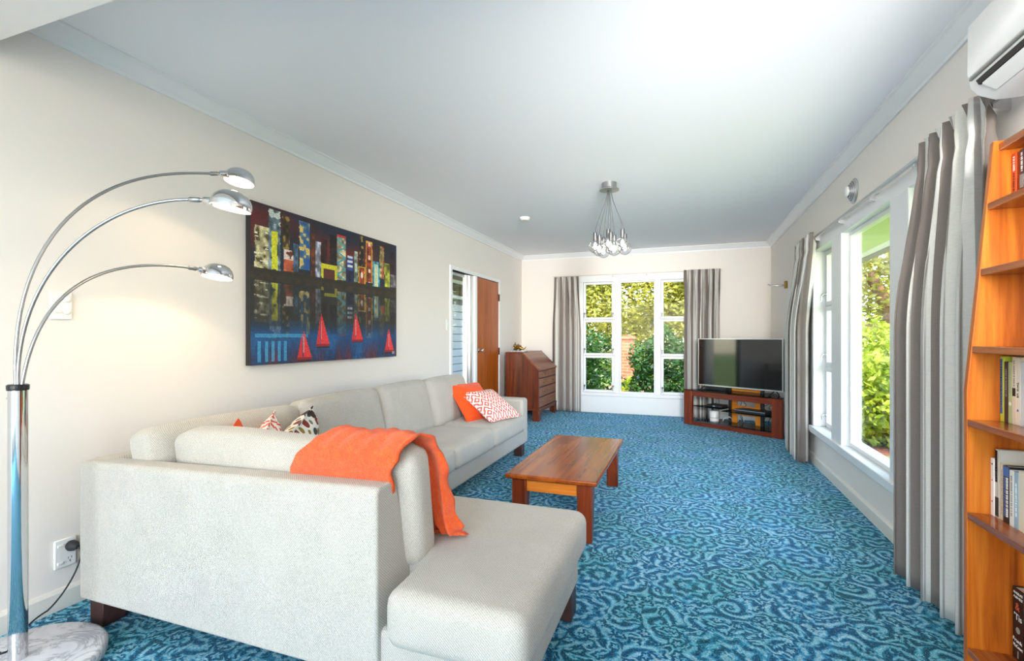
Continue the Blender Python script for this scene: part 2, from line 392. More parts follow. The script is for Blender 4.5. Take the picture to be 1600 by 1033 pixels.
def TR(loc, rx=0, ry=0, rz=0): return Matrix.Translation(loc) @ Euler((R(rx), R(ry), R(rz))).to_matrix().to_4x4()
def text(name, s, size, mat, parent, mtx, align='CENTER', width=None):
    cu = bpy.data.curves.new('t', 'FONT'); cu.body = s; cu.size = size; cu.align_x = align; cu.align_y = 'CENTER'; cu.extrude = .0003; cu.resolution_u = 2
    to = bpy.data.objects.new('t', cu); COL.objects.link(to)
    dg = bpy.context.evaluated_depsgraph_get(); me = bpy.data.meshes.new_from_object(to.evaluated_get(dg))
    bpy.data.objects.remove(to); bpy.data.curves.remove(cu)
    if width:
        xs = [v.co.x for v in me.vertices]; k = width/max(1e-6, max(xs)-min(xs))
        for v in me.vertices: v.co.x *= k
    me.transform(mtx); me.name = name
    return obj(name, me, mat, parent)

# ================================================================== SETTING
XL, XR, YB, YR, H = -2.54, 1.124, 7.58, -3.2, 2.5
WT = .12
fl = box(XL-.02, XR+.02, YR, YB+.02, -.06, 0)
struct('floor', fl, 'carpet', 'blue and teal paisley patterned carpet covering the floor', 'carpet')
struct('ceiling', box(XL-WT, XR+WT, YR-WT, YB+WT, H, H+.15), 'ceiling', 'plain pale grey white painted ceiling', 'ceiling')
# door frame opening in the left wall, window openings
DY0, DY1, DZ = 5.03, 6.52, 1.955
bm = box(XL-WT, XL, YR, DY0, 0, H); box(XL-WT, XL, DY1, YB+WT, 0, H, bm); box(XL-WT, XL, DY0, DY1, DZ, H, bm)
struct('wall_left', bm, 'wall', 'long cream wall behind the sofa, with painting and door', 'wall')
WY0, WY1, WZ0, WZ1 = 2.52, 5.135, .345, 2.0
bm = box(XR, XR+WT, YR, WY0, -.5, H); box(XR, XR+WT, WY1, YB+WT, -.5, H, bm); box(XR, XR+WT, WY0, WY1, -.5, WZ0, bm); box(XR, XR+WT, WY0, WY1, WZ1, H, bm)
struct('wall_right', bm, 'wall', 'cream wall with the long side window', 'wall')
BX0, BX1, BZ0, BZ1 = -1.551, .17, .30, 2.10
bm = box(XL, BX0, YB, YB+WT, -.5, H); box(BX1, XR, YB, YB+WT, -.5, H, bm); box(BX0, BX1, YB, YB+WT, -.5, BZ0, bm); box(BX0, BX1, YB, YB+WT, BZ1, H, bm)
struct('wall_back', bm, 'wall', 'cream end wall with the three column window', 'wall')
bm = box(XL-WT, XL+.25, YR-WT, YR, 0, H); box(XR-.25, XR+WT, YR-WT, YR, 0, H, bm); box(XL+.25, XR-.25, YR-WT, YR, 2.4, H, bm); box(XL+.25, XR-.25, YR-WT, YR, 0, .3, bm)
struct('wall_rear', bm, 'wall', 'cream wall of the adjoining room behind the viewer', 'wall')
# lowered header over the opening to the adjoining room
struct('trim_1', box(XL, XR, .55, 1.05, 2.267, H), 'wall', 'lowered white header beam above the room opening', 'beam')
# cornices
def cornice(prof_pts, a, b_, axis, name, label):
    struct(name, prism(prof_pts, a, b_, axis), 'white', label, 'cornice', smooth=False)
cp = [(0, 0), (.075, 0), (.075, -.008), (.06, -.014), (.045, -.03), (.022, -.052), (.012, -.06), (.012, -.078), (0, -.078)]
cornice([(XL+x, H+z) for x, z in cp], 1.05, YB, 'y', 'trim_2', 'white moulded cornice along the top of the sofa wall')
cornice([(XR-x, H+z) for x, z in cp], 1.05, YB, 'y', 'trim_3', 'white moulded cornice above the side window wall')
cornice([(YB-x, H+z) for x, z in cp], XL, XR, 'x', 'trim_4', 'white moulded cornice across the end wall')
# baseboards
bp = [(0, 0), (.016, 0), (.016, .075), (.008, .088), (0, .09)]
struct('baseboard_left', prism([(XL+x, z) for x, z in bp], YR, DY0-.06, 'y'), 'cream_trim', 'cream baseboard along the sofa wall', 'baseboard')
struct('baseboard_right', prism([(XR-x, z) for x, z in bp], YR, YB, 'y'), 'cream_trim', 'cream baseboard under the side window', 'baseboard')
struct('baseboard_back', prism([(YB-x, z) for x, z in bp], XL, XR, 'x'), 'white', 'white baseboard along the end wall', 'baseboard')

# ---- windows
def fastener(parent, p, nrm, updir=1):
    """small chrome casement catch at p, facing nrm"""
    bm = lathe([(.016, 0), (.016, .006), (.009, .01), (.009, .022)], 12, p, rot=Vector((0, 0, 1)).rotation_difference(Vector(nrm)).to_matrix())
    q = Vector(p)+Vector(nrm)*.022
    tube([q, q+Vector((0, 0, -.02))+Vector(nrm)*.012, q+Vector((0, 0, -.05))+Vector(nrm)*.010, q+Vector((0, 0, -.066))+Vector(nrm)*.018], [.006, .006, .005, .006], 8, bm)
    return obj('window_catch', bm, 'chrome', parent, smooth=True)
def sash(root, name, lo, hi, axis, d0, d1, fr, catches=()):
    """sash frame in a plane. axis 'y': plane faces -Y, lo/hi are (x,z); axis 'x': lo/hi are (y,z)"""
    def B(a0, a1, z0, z1, e0, e1, bm=None):
        return box(a0, a1, e0, e1, z0, z1, bm) if axis == 'y' else box(e0, e1, a0, a1, z0, z1, bm)
    (a0, z0), (a1, z1) = lo, hi
    bm = B(a0, a0+fr, z0, z1, d0, d1); B(a1-fr, a1, z0, z1, d0, d1, bm); B(a0+fr, a1-fr, z0, z0+fr, d0, d1, bm); B(a0+fr, a1-fr, z1-fr, z1, d0, d1, bm)
    s = obj(name, bm, 'white', root, bevel=.004)
    m = (d0+d1)/2
    obj('pane', B(a0+fr-.004, a1-fr+.004, z0+fr-.004, z1-fr+.004, m-.002, m+.002), 'glass', s)
    return s
# end-wall window
w1 = thing('window_1', 'white timber window of three columns in the end wall', 'window', (-.69, YB, BZ0), kind='structure')
bm = box(BX0-.03, BX0+.035, YB-.02, YB+.10, BZ0+.012, BZ1-.07)
box(BX1-.035, BX1+.03, YB-.02, YB+.10, BZ0+.012, BZ1-.07, bm)
box(BX0-.03, BX1+.03, YB-.02, YB+.10, BZ1-.07, BZ1+.03, bm)
obj('frame', bm, 'white', w1, bevel=.005)
obj('sill', box(BX0-.05, BX1+.05, YB-.045, YB+.16, BZ0-.04, BZ0+.012), 'white', w1, bevel=.006)
obj('apron', box(BX0-.03, BX1+.03, YB-.018, YB, .0, BZ0-.04), 'white', w1, bevel=.003)
for x0, x1 in ((-1.035, -.955), (-.425, -.345)):
    obj('mullion', box(x0, x1, YB-.018, YB+.10, BZ0, BZ1-.06), 'white', w1, bevel=.005)
cols = ((BX0+.035, -1.035), (-.345, BX1-.035))
rows = ((BZ0+.012, .885), (.885, 1.443), (1.443, BZ1-.07))
for ci, (x0, x1) in enumerate(cols):
    for z0, z1 in rows:
        s = sash(w1, 'sash', (x0+.002, z0+.002), (x1-.002, z1-.002), 'y', YB+.0, YB+.04, .036)
        for xx in (x0+.02, x1-.02): fastener(s, (xx, YB-.001, z0+.10), (0, -1, 0))
sash(w1, 'fixed_light', (-.955, BZ0+.012), (-.425, BZ1-.07), 'y', YB+.015, YB+.055, .022)
# side window
w2 = thing('window_2', 'long white timber window with wide fixed pane in the side wall', 'window', (XR, 3.83, WZ0), kind='structure')
bm = box(XR-.02, XR+.13, WY1-.012, WY1+.045, WZ0+.012, WZ1-.045); box(XR-.02, XR+.13, WY0-.045, WY0+.012, WZ0+.012, WZ1-.045, bm); box(XR-.02, XR+.13, WY0-.045, WY1+.045, WZ1-.045, WZ1+.045, bm)
obj('frame', bm, 'white', w2, bevel=.005)
obj('sill', box(XR-.045, XR+.17, WY0-.06, WY1+.06, WZ0-.045, WZ0+.012), 'white', w2, bevel=.006)
for y0, y1 in ((3.10, 3.35), (4.27, 4.53)):
    obj('mullion', box(XR-.022, XR+.11, y0, y1, WZ0, WZ1-.04), 'white', w2, bevel=.005)
for y0, y1 in ((WY0+.012, 3.10), (4.53, WY1-.012)):
    for z0, z1 in ((WZ0+.012, .905), (.905, 1.45), (1.45, WZ1-.045)):
        s = sash(w2, 'sash', (y0+.002, z0+.002), (y1-.002, z1-.002), 'x', XR+.075, XR+.115, .042)
        fastener(s, (XR+.074, y0+.025 if y0 < 3 else y1-.025, z0+.11), (-1, 0, 0)); 
        fastener(s, (XR+.074, y1-.025 if y0 < 3 else y0+.025, z0+.11), (-1, 0, 0))
sash(w2, 'fixed_light', (3.35, WZ0+.012), (4.27, WZ1-.045), 'x', XR+.03, XR+.07, .03)

# ---- door and sidelight in the left wall
dr = thing('door_1', 'flush orange brown timber door beside a tall glazed sidelight', 'door', (XL, 5.78, 0), kind='structure')
bm = box(XL-WT, XL+.016, DY0-.05, DY0, 0, DZ+.045); box(XL-WT, XL+.016, DY1, DY1+.05, 0, DZ+.045, bm); box(XL-WT, XL+.016, DY0, DY1, DZ, DZ+.045, bm); box(XL-WT, XL+.016, 5.675, 5.735, 0, DZ, bm)
obj('frame', bm, 'white', dr, bevel=.004)
leaf = obj('door_leaf', box(XL-.036, XL+.004, 5.738, 6.517, .008, DZ-.005), 'doorwood', dr, bevel=.003)
kb = lathe([(.026, 0), (.026, .006), (.011, .010), (.011, .035), (.022, .042), (.027, .055), (.024, .066), (.012, .07)], 20, (XL+.004, 5.80, 1.0), rot=Euler((0, PI/2, 0)).to_matrix())
obj('door_knob', kb, 'chrome', leaf, smooth=True)
for z in (1.74, .97, .22):
    obj('hinge', lathe([(.009, -.05), (.009, .05)], 10, (XL+.012, 6.520, z)), 'darkmetal', leaf)
bm = box(XL-.09, XL-.05, DY0, DY0+.03, 0, DZ); box(XL-.09, XL-.03, 5.52, 5.58, 0, DZ, bm); box(XL-.075, XL-.012, 5.58, 5.675, 0, DZ, bm); box(XL-.09, XL-.05, DY0+.03, 5.52, DZ-.035, DZ, bm); box(XL-.09, XL-.05, DY0+.03, 5.52, 0, .05, bm)
sf = obj('sidelight_frame', bm, 'silver', dr, bevel=.003)
obj('pane', box(XL-.072, XL-.068, DY0+.03, 5.52, .05, DZ-.035), 'glass', sf)

# ================================================================== OUTSIDE
struct('ground', box(-40, 40, -14, 60, -.62, -.45), 'grass', 'green lawn outside the windows', 'lawn')
# roof and eaves
ev = thing('roof_eave', 'pale eave soffit, tinted with reflected green, and grey gutter above the side window', 'eave', (1.6, 3, 2.1), kind='structure')
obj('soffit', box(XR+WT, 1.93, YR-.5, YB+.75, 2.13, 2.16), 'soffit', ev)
obj('gutter', prism([(1.93, 2.07), (2.03, 2.07), (2.05, 2.19), (1.93, 2.19)], YR-.5, YB+.75, 'y'), 'gutter', ev, bevel=.01)
obj('fascia', box(1.90, 1.93, YR-.5, YB+.75, 2.09, 2.24), 'white', ev)
obj('roof_sheet', prism([(2.02, 2.2), (2.02, 2.23), (-.7, 3.3), (-4.8, 2.23), (-4.8, 2.2), (-.7, 3.26)], YR-.5, YB+.55, 'y'), 'roofred', ev)
# porch wall outside the sidelight
pw = thing('wall_porch', 'white weatherboard wall seen through the tall sidelight', 'wall', (-3.9, 7.9, -.4), kind='structure')
obj('lap_shadow_backing', box(-4.05, -3.935, 5.5, 10.2, -.45, 2.9), 'gutter', pw)  # dark backing in the board gaps stands for shadow under the laps
for i in range(15):
    z = -.25+i*.135
    if z > 1.78: break
    obj('weatherboard', prism([(-3.934, z), (-3.895, z), (-3.905, z+.121), (-3.934, z+.121)], 5.5, 10.2, 'y'), 'board', pw)
obj('porch_soffit', box(-4.05, XL-WT-.02, 6.62, 10.2, 2.36, 2.40), 'board', pw)
pf = obj('window_frame', (lambda: (lambda bm: (box(-3.92, -3.87, 8.30, 8.37, 1.74, 2.2, bm), box(-3.92, -3.87, 6.6, 8.37, 2.14, 2.2, bm), box(-3.92, -3.87, 6.6, 8.37, 1.86, 1.92, bm), bm)[-1])(bmesh.new()))(), 'white', pw, bevel=.003)
obj('pane', box(-3.922, -3.90, 6.6, 8.30, 1.92, 2.14), 'screen', pf)
obj('tap_box', box(-3.90, -3.86, 8.2, 8.29, .92, 1.05), 'gutter', pw, bevel=.004)

def foliage(center, radii, n, leaf, seed, shell=.35, flat=0):
    rng = np.random.default_rng(seed)
    d = rng.normal(size=(n, 3)); d /= np.linalg.norm(d, axis=1)[:, None]
    rad = (shell+(1-shell)*rng.random(n)**.6)
    lump = 1+.22*np.sin(d[:, 0]*5+seed)*np.cos(d[:, 1]*4+seed*2)+.15*np.sin(d[:, 2]*7+seed)
    P = d*(rad*lump)[:, None]*np.array(radii)+np.array(center)
    a = rng.normal(size=(n, 3)); a[:, 2] *= .6; a /= np.linalg.norm(a, axis=1)[:, None]
    t = rng.normal(size=(n, 3)); bb = np.cross(a, t); bb /= np.linalg.norm(bb, axis=1)[:, None]
    s = leaf*(.6+.8*rng.random(n))[:, None]
    q = np.stack([P-a*s, P+bb*s*.42, P+a*s, P-bb*s*.42], 1).reshape(-1, 3)
    me = bpy.data.meshes.new('foliage'); me.vertices.add(4*n); me.vertices.foreach_set('co', q.ravel())
    me.loops.add(4*n); me.loops.foreach_set('vertex_index', np.arange(4*n, dtype=np.int32))
    me.polygons.add(n); me.polygons.foreach_set('loop_start', np.arange(n, dtype=np.int32)*4); me.polygons.foreach_set('loop_total', np.full(n, 4, dtype=np.int32))
    me.update(calc_edges=True); me.validate(); return me
def shrub(name, label, cat, c, rad, n, leaf, mat, seed, trunk=None, group=None, ground=-.45):
    t = thing(name, label, cat, (c[0], c[1], ground), group=group)
    fo = obj('foliage', foliage(c, rad, n, leaf, seed), mat, t); fo['kind'] = 'stuff'
    rnd = random.Random(seed)
    if trunk is None:
        for k in range(3):
            a = rnd.uniform(0, 6.28)
            obj('stem', tube([(c[0]+.05*k, c[1], ground), (c[0]+.1*math.cos(a), c[1]+.1*math.sin(a), (c[2]+ground)/2), (c[0]+rad[0]*.5*math.cos(a), c[1]+rad[1]*.5*math.sin(a), c[2]+rad[2]*.3)], [.03, .025, .01], 6), 'bark', t)
    else:
        for pts, rr in trunk: obj('trunk', tube(pts, rr, 10), 'bark', t, smooth=True)
    return t
G1 = 'garden shrubs beyond the end window'
shrub('camellia_bush', 'dark glossy bush outside the left column of the end window', 'bush', (-2.25, 10.3, .45), (.85, .6, .95), 5200, .055, 'leaf_dark', 3, group=G1)
shrub('camellia_bush', 'dark glossy bush beside the brick pillar outside the end window', 'bush', (-.42, 10.8, .42), (.78, .6, .98), 5600, .055, 'leaf_dark', 5, group=G1)
shrub('camellia_bush', 'dark leafy bush behind the right column of the end window', 'bush', (.75, 11.4, .35), (.8, .6, 1.0), 4200, .055, 'leaf_dark', 8, group=G1)
G2 = 'trees beyond the garden'
for i, (x, y, z, rx, rz, lab) in enumerate([(-6.2, 21, 3.4, 3.0, 3.6, 'tall olive green tree seen at the left of the end window'), (-2.0, 20, 2.9, 2.8, 3.4, 'pale yellow green tree filling the middle of the end window'), (1.6, 19.5, 3.0, 2.7, 3.6, 'yellow green tree behind the right of the end window'), (-11, 31, 4.5, 4.2, 5, 'farthest olive tree behind the neighbouring house')]):
    shrub('garden_tree', lab, 'tree', (x, y, z), (rx, 1.6, rz), 26000, .095, 'leaf_olive', 20+i, trunk=[([(x, y, -.5), (x+.2, y, 1.2), (x-.1, y, z)], [.22, .17, .08])], group=G2)
# brick pillar, path and pot
bpil = thing('brick_pillar', 'orange brick gate pillar between bushes outside the end window', 'pillar', (-1.52, 14, -.45))
obj('shaft', box(-1.70, -1.36, 13.83, 14.17, -.45, 1.12), 'brick', bpil)
obj('cap', prism([(-1.74, 1.12), (-1.32, 1.12), (-1.32, 1.17), (-1.53, 1.24), (-1.74, 1.17)], 13.79, 14.21, 'y'), 'brick', bpil)
struct('garden_path', prism([(-2.4, 11.2), (-.2, 11.2), (-.9, 18), (-2.4, 18)], -.46, -.435), 'paving', 'terracotta paved path outside the end window', 'path')
pt = thing('potted_grass', 'small pale teal pot with tufted grass outside the end window', 'potted plant', (-1.36, 12.9, -.435))
obj('pot', lathe([(.09, 0), (.13, .2), (.14, .22), (.12, .22), (.11, .19)], 18, (-1.36, 12.9, -.435)), 'pot', pt, smooth=True)
f = obj('grass_blades', foliage((-1.36, 12.9, -.08), (.2, .2, .2), 260, .09, 61), 'leaf_lime', pt); f['kind'] = 'stuff'
nh = thing('neighbour_house', 'white gabled house beyond the trees at left of end window', 'house', (-8.2, 25.7, -.45))
obj('wall', box(-10.5, -6.2, 24.7, 27.2, -.45, 2.1), 'board', nh)
obj('roof', prism([(-10.9, 2.0), (-5.9, 2.0), (-5.9, 2.12), (-8.35, 3.5), (-10.9, 2.12)], 24.3, 27.6, 'y'), 'roofred', nh)
obj('window', box(-7.6, -6.8, 24.66, 24.7, .8, 1.7), 'screen', nh)
# side garden
G3 = 'bright green shrubs beyond the side window'
for i, (x, y, z, rx, ry, rz, lab) in enumerate([
    (2.95, 8.6, .25, .75, .7, .75, 'sunlit lime shrub low beside the side window'),
    (4.0, 9.4, .40, .9, .8, .95, 'rounded lime green shrub at the right of the side window'),
    (3.1, 10.6, .65, 1.0, .8, 1.05, 'taller lime shrub behind the nearer shrubs at side window'),
    (5.4, 11.2, .5, 1.2, .9, 1.1, 'broad green shrub furthest right beyond the side window'),
    (2.2, 9.9, .45, .7, .7, .9, 'green shrub at the left edge of the side window view')]):
    shrub('lime_shrub', lab, 'bush', (x, y, z), (rx, ry, rz), 5200, .06, 'leaf_lime', 40+i, group=G3)
tr = [([(4.25, 12.2, -.5), (4.1, 12.2, .9), (4.0, 12.1, 1.7), (3.6, 12.0, 2.5)], [.2, .17, .15, .09]),
      ([(4.05, 12.15, 1.3), (3.6, 12.0, 1.35), (3.2, 11.9, 1.1)], [.13, .10, .05]),
      ([(4.0, 12.1, 1.7), (4.4, 12.0, 2.4), (4.9, 12.0, 3.0)], [.12, .10, .05])]
shrub('garden_tree', 'tree with forked brown trunk outside the side window', 'tree', (4.0, 12.6, 3.2), (2.6, 1.4, 1.7), 8500, .08, 'leaf_olive', 71, trunk=tr)
shrub('garden_tree', 'leafy green tree mass far beyond the side window', 'tree', (8.4, 17.5, 2.6), (3.9, 1.5, 3.2), 9000, .13, 'leaf_olive', 75, trunk=[([(8.4, 17.5, -.5), (8.4, 17.5, 2.6)], [.25, .1])])
struct('garden_bed', prism([(1.9, 7.9), (5.6, 8.2), (6.5, 12), (1.9, 12)], -.46, -.43), 'mulch', 'red brown bark mulch bed below the shrubs', 'garden bed')

# ================================================================== SOFA
sf = thing('corner_sofa', 'long pale grey L-shaped fabric sofa with chaise against the left wall', 'sofa', (-1.6, 2.6, 0))
SB = -2.31
bm = prism([(SB+.02, 1.28), (-.435, 1.28), (-.435, 2.075), (-1.50, 2.075), (-1.50, 4.63), (SB+.02, 4.63)], .115, .265)
obj('base_frame', bm, 'sofa', sf, bevel=.02, seg=3)
# near back: vertical outside, sloping inside
bm = prism([(1.258, .115), (1.258, .690), (1.272, .706), (1.35, .706), (1.372, .69), (1.49, .25), (1.49, .115)], SB, -.89, 'x')
for v in bm.verts:
    if v.co.z > .5 and v.co.x < -2: v.co.z -= .036
obj('back_panel', bm, 'sofa', sf, bevel=.026, seg=4)
bm = prism([(SB, .115), (SB, .660), (SB+.012, .675), (SB+.09, .675), (SB+.11, .66), (SB+.22, .25), (SB+.22, .115)], 1.30, 4.655, 'y')
obj('back_panel', bm, 'sofa', sf, bevel=.02, seg=4)
obj('arm', box(SB, -1.495, 4.50, 4.66, .115, .565), 'sofa', sf, bevel=.03, seg=4)
# chaise seat, L-shaped in plan
def chaise():
    bm = prism([(-1.47, 2.085), (-.395, 2.085), (-.395, 1.20), (-.835, 1.20), (-.845, 1.45), (-1.47, 1.45)], .255, .43)
    return bm
ch = obj('seat_cushion', chaise(), 'sofa', sf)
m = ch.modifiers.new('bevel', 'BEVEL'); m.width = .05; m.segments = 5; m.limit_method = 'ANGLE'; m.angle_limit = R(40)
for p in ch.data.polygons: p.use_smooth = True
for k, (y0, y1) in enumerate(((2.09, 2.995), (2.995, 3.70), (3.70, 4.505))):
    obj('seat_cushion', puff((.60, y1-y0, .175), TR((-1.765, (y0+y1)/2, .338)), .045, (.012, .004, .014), 14), 'sofa', sf, smooth=True)
# back cushions along the wall
for k, (y0, y1, dz) in enumerate(((1.34, 2.16, -.015), (2.165, 2.905, 0), (2.91, 3.56, .006), (3.565, 4.31, .0))):
    obj('back_cushion', puff((.155, y1-y0, .42), TR((-2.055, (y0+y1)/2, .600+dz), 0, -14, 0), .05, (.03, .004, .012), 14, wob=.004, seed=k), 'sofa', sf, smooth=True)
# back cushion along the near back
obj('back_cushion', puff((1.13, .15, .42), TR((-1.405, 1.472, .588), 9, 0, 0), .055, (.006, .026, .012), 16, wob=.004, seed=9), 'sofa', sf, smooth=True)
for x, y in ((SB+.05, 1.33), (-.93, 1.33), (-.49, 2.0), (-.49, 1.42), (-1.56, 4.55), (SB+.06, 4.55), (-1.58, 2.9)):
    bm = prism([(x-.03, y-.045), (x+.05, y-.045), (x+.05, y+.045), (x-.03, y+.045)], 0, .118)
    obj('leg', bm, 'sofa_leg', sf, bevel=.004)

# scatter cushions
def axes(center, e1, e2):
    x = Vector(e1).normalized(); z = Vector(e2).normalized(); y = z.cross(x).normalized(); z = x.cross(y).normalized()
    return Matrix(((x.x, y.x, z.x, center[0]), (x.y, y.y, z.y, center[1]), (x.z, y.z, z.z, center[2]), (0, 0, 0, 1)))
obj('orange_cushion', puff((.43, .11, .43), axes((-1.835, 4.085, .575), (.15, .44, -.01), (-.217, .190, .30)), .06, (0, .03, 0), 16, pinch=.06), 'orange', smooth=True,
    tag=dict(label='plain bright orange square cushion at the far sofa arm', cat='cushion', group='scatter cushions on the sofa'))
def geo_mat():
    b = NB('red_white_geometric_fabric'); c = b.coord('Object')
    sx = b.n('ShaderNodeSeparateXYZ'); b.l(c, sx.inputs[0])
    x = b.math('MULTIPLY', sx.outputs[0], 1/.066); z = b.math('MULTIPLY', sx.outputs[2], 1/.088)
    row = b.math('FLOOR', z)
    x = b.math('ADD', x, b.math('MULTIPLY', b.math('MODULO', b.math('ABSOLUTE', row), 2.0), .5))
    dx = b.math('ABSOLUTE', b.math('SUBTRACT', b.math('FRACT', x), .5)); dz = b.math('ABSOLUTE', b.math('SUBTRACT', b.math('FRACT', z), .5))
    d = b.math('ADD', dx, dz)
    f = b.math('FRACT', b.math('MULTIPLY', d, 2.4))
    stripe = b.math('MULTIPLY', b.math('GREATER_THAN', f, .42), b.math('LESS_THAN', f, .86))
    b.set(Base_Color=b.mix(stripe, srgb(240, 232, 220), srgb(222, 84, 74)), Roughness=.9); b.bump(b.noise(c, 500, 2), .3, .002); return b.m
M['geo'] = geo_mat()
def placed(name, bm, mtx, mat, **tg):
    o = obj(name, bm, mat, smooth=True, tag=tg); o.matrix_world = mtx; return o
placed('patterned_cushion', puff((.43, .10, .43), Matrix.Identity(4), .05, (0, .03, 0), 16, pinch=.05), axes((-1.672, 4.10, .556), (.15, .44, 0), (-.28, .24, .21)), 'geo',
       label='white cushion with coral red geometric pattern leaning on orange cushion', cat='cushion', group='scatter cushions on the sofa')
def leafprint():
    b = NB('leaf_print_fabric'); c = b.coord('Object', (1, 1, 1.7), (0, .5, 0))
    v = b.n('ShaderNodeTexVoronoi', voronoi_dimensions='3D'); b.l(b.vmath('MULTIPLY', c, (1, 0.001, 1)), v.inputs[0]); v.inputs['Scale'].default_value = 15; v.inputs['Randomness'].default_value = .4
    cc = b.n('ShaderNodeSeparateColor'); b.l(v.outputs['Color'], cc.inputs[0])
    colr = b.ramp(cc.outputs[0], [(0, srgb(56, 58, 66)), (.25, srgb(140, 52, 40)), (.45, srgb(150, 122, 52)), (.62, srgb(120, 120, 116)), (.8, srgb(72, 40, 34))], 'CONSTANT')
    b.set(Base_Color=b.mix(b.math('LESS_THAN', v.outputs['Distance'], .46), srgb(238, 234, 224), colr), Roughness=.9); return b.m
M['leafprint'] = leafprint()
placed('patterned_cushion', puff((.42, .12, .42), Matrix.Identity(4), .06, (0, .035, 0), 16, pinch=.08), TR((-1.90, 1.98, .560), -14, 10, -62), 'leafprint',
       label='white cushion printed with dark leaf shapes behind the near back', cat='cushion', group='scatter cushions on the sofa')
placed('patterned_cushion', puff((.42, .11, .42), Matrix.Identity(4), .06, (0, .03, 0), 16, pinch=.08), TR((-1.93, 1.80, .525), -10, 28, -60), 'geo',
       label='coral and white cushion corner peeking beside the leaf print cushion', cat='cushion', group='scatter cushions on the sofa')
placed('orange_cushion', puff((.40, .11, .40), Matrix.Identity(4), .06, (0, .03, 0), 16, pinch=.08), TR((-2.0, 1.70, .512), -8, 45, -75), 'orange',
       label='orange cushion tip peeking over the near sofa back', cat='cushion', group='scatter cushions on the sofa')

# throw
def throw():
    prof = [(1.362, .650), (1.350, .72), (1.343, .765), (1.352, .800), (1.392, .828), (1.450, .826), (1.502, .797), (1.532, .745), (1.546, .67), (1.556, .60), (1.566, .53), (1.574, .475), (1.588, .449), (1.605, .442)]
    L = [(-1.315, -.905), (-1.30, -.89), (-1.27, -.87), (-1.22, -.855), (-1.17, -.845), (-1.15, -.838), (-1.13, -.828), (-1.11, -.815), (-1.08, -.806), (-1.05, -.80), (-1.02, -.793), (-1.0, -.785), (-.98, -.775), (-.96, -.765)]
    bm = bmesh.new(); nw = 44; rows = []
    sub = 4; N = (len(prof)-1)*sub
    for i in range(N+1):
        k = min(i//sub, len(prof)-2); t = i/sub-k
        y = prof[k][0]*(1-t)+prof[k+1][0]*t; z = prof[k][1]*(1-t)+prof[k+1][1]*t
        a = L[k][0]*(1-t)+L[k+1][0]*t; e = L[k][1]*(1-t)+L[k+1][1]*t
        s = i/N; row = []
        for j in range(nw+1):
            q = j/nw; x = a+(e-a)*q
            ed = max(0, (q-.82)/.18)
            wob = .004*math.sin(30*q+5*s)+.004*math.sin(13*s*3+q*9)
            fold = (.018*math.sin(q*26+1.2*math.sin(s*9))+.012*math.sin(q*11+2)) if s > .5 else 0
            fold *= min(1, max(0, (s-.5)*6))
            x2 = x+ed*(.008*math.sin(46*s)+.006*math.sin(23*s+1))
            yy = y+.006+fold*.9+abs(.02*min(1, max(0, (s-.5)*6))); zz = z+wob+(.010 if s < .55 else 0)
            if s < .25: yy = y-.004; zz = z+wob*.5*(s/.25)
            row.append(bm.verts.new((x2, yy, zz)))
        rows.append(row)
    for r0, r1 in zip(rows, rows[1:]):
        for j in range(nw): bm.faces.new((r0[j], r0[j+1], r1[j+1], r1[j]))
    return bm
th = thing('throw_blanket', 'bright orange woollen throw draped over the near sofa back cushion', 'blanket', (-1.1, 1.45, .44))
o = obj('cloth', throw(), 'wool', th, smooth=True)
m = o.modifiers.new('solid', 'SOLIDIFY'); m.thickness = .012; m.offset = 1
bm = bmesh.new(); rnd = random.Random(4)
for k in range(34):
    x = -.96+.197*k/33; a = rnd.uniform(-.3, .3)
    tube([(x, 1.615, .447), (x+.012*a, 1.632, .444), (x+.03*a, 1.655+rnd.uniform(-.01, .012), .438)], [.0045, .004, .003], 5, bm)
fr = obj('fringe', bm, 'wool', th, smooth=True)

# ================================================================== COFFEE TABLE
ct = thing('coffee_table', 'low reddish brown timber coffee table in front of the sofa', 'table', (-.74, 3.31, 0))
x0, x1, y0, y1, zt = -1.012, -.463, 2.70, 3.925, .362
obj('tabletop', box(x0, x1, y0, y1, zt-.028, zt), 'jarrah', ct, bevel=.008, seg=3)
for sx, xx in ((1, x0+.035), (-1, x1-.035)):
    for sy, yy in ((1, y0+.03), (-1, y1-.03)):
        xa = xx; xb = xx+sx*.085
        xs = sorted((xa, xb))
        prof = [(yy, 0), (yy, zt-.028), (yy+sy*.11, zt-.028), (yy+sy*.05, 0)]
        obj('leg', prism(prof, xs[0], xs[0]+.085, 'x'), 'jarrah_leg', ct, bevel=.004)
for yy in (y0+.055, y1-.08): obj('apron', box(x0+.12, x1-.12, yy, yy+.022, zt-.108, zt-.028), 'apron', ct, bevel=.002)
for xx in (x0+.06, x1-.082): obj('apron', box(xx, xx+.022, y0+.14, y1-.14, zt-.1, zt-.028), 'jarrah_leg', ct, bevel=.002)

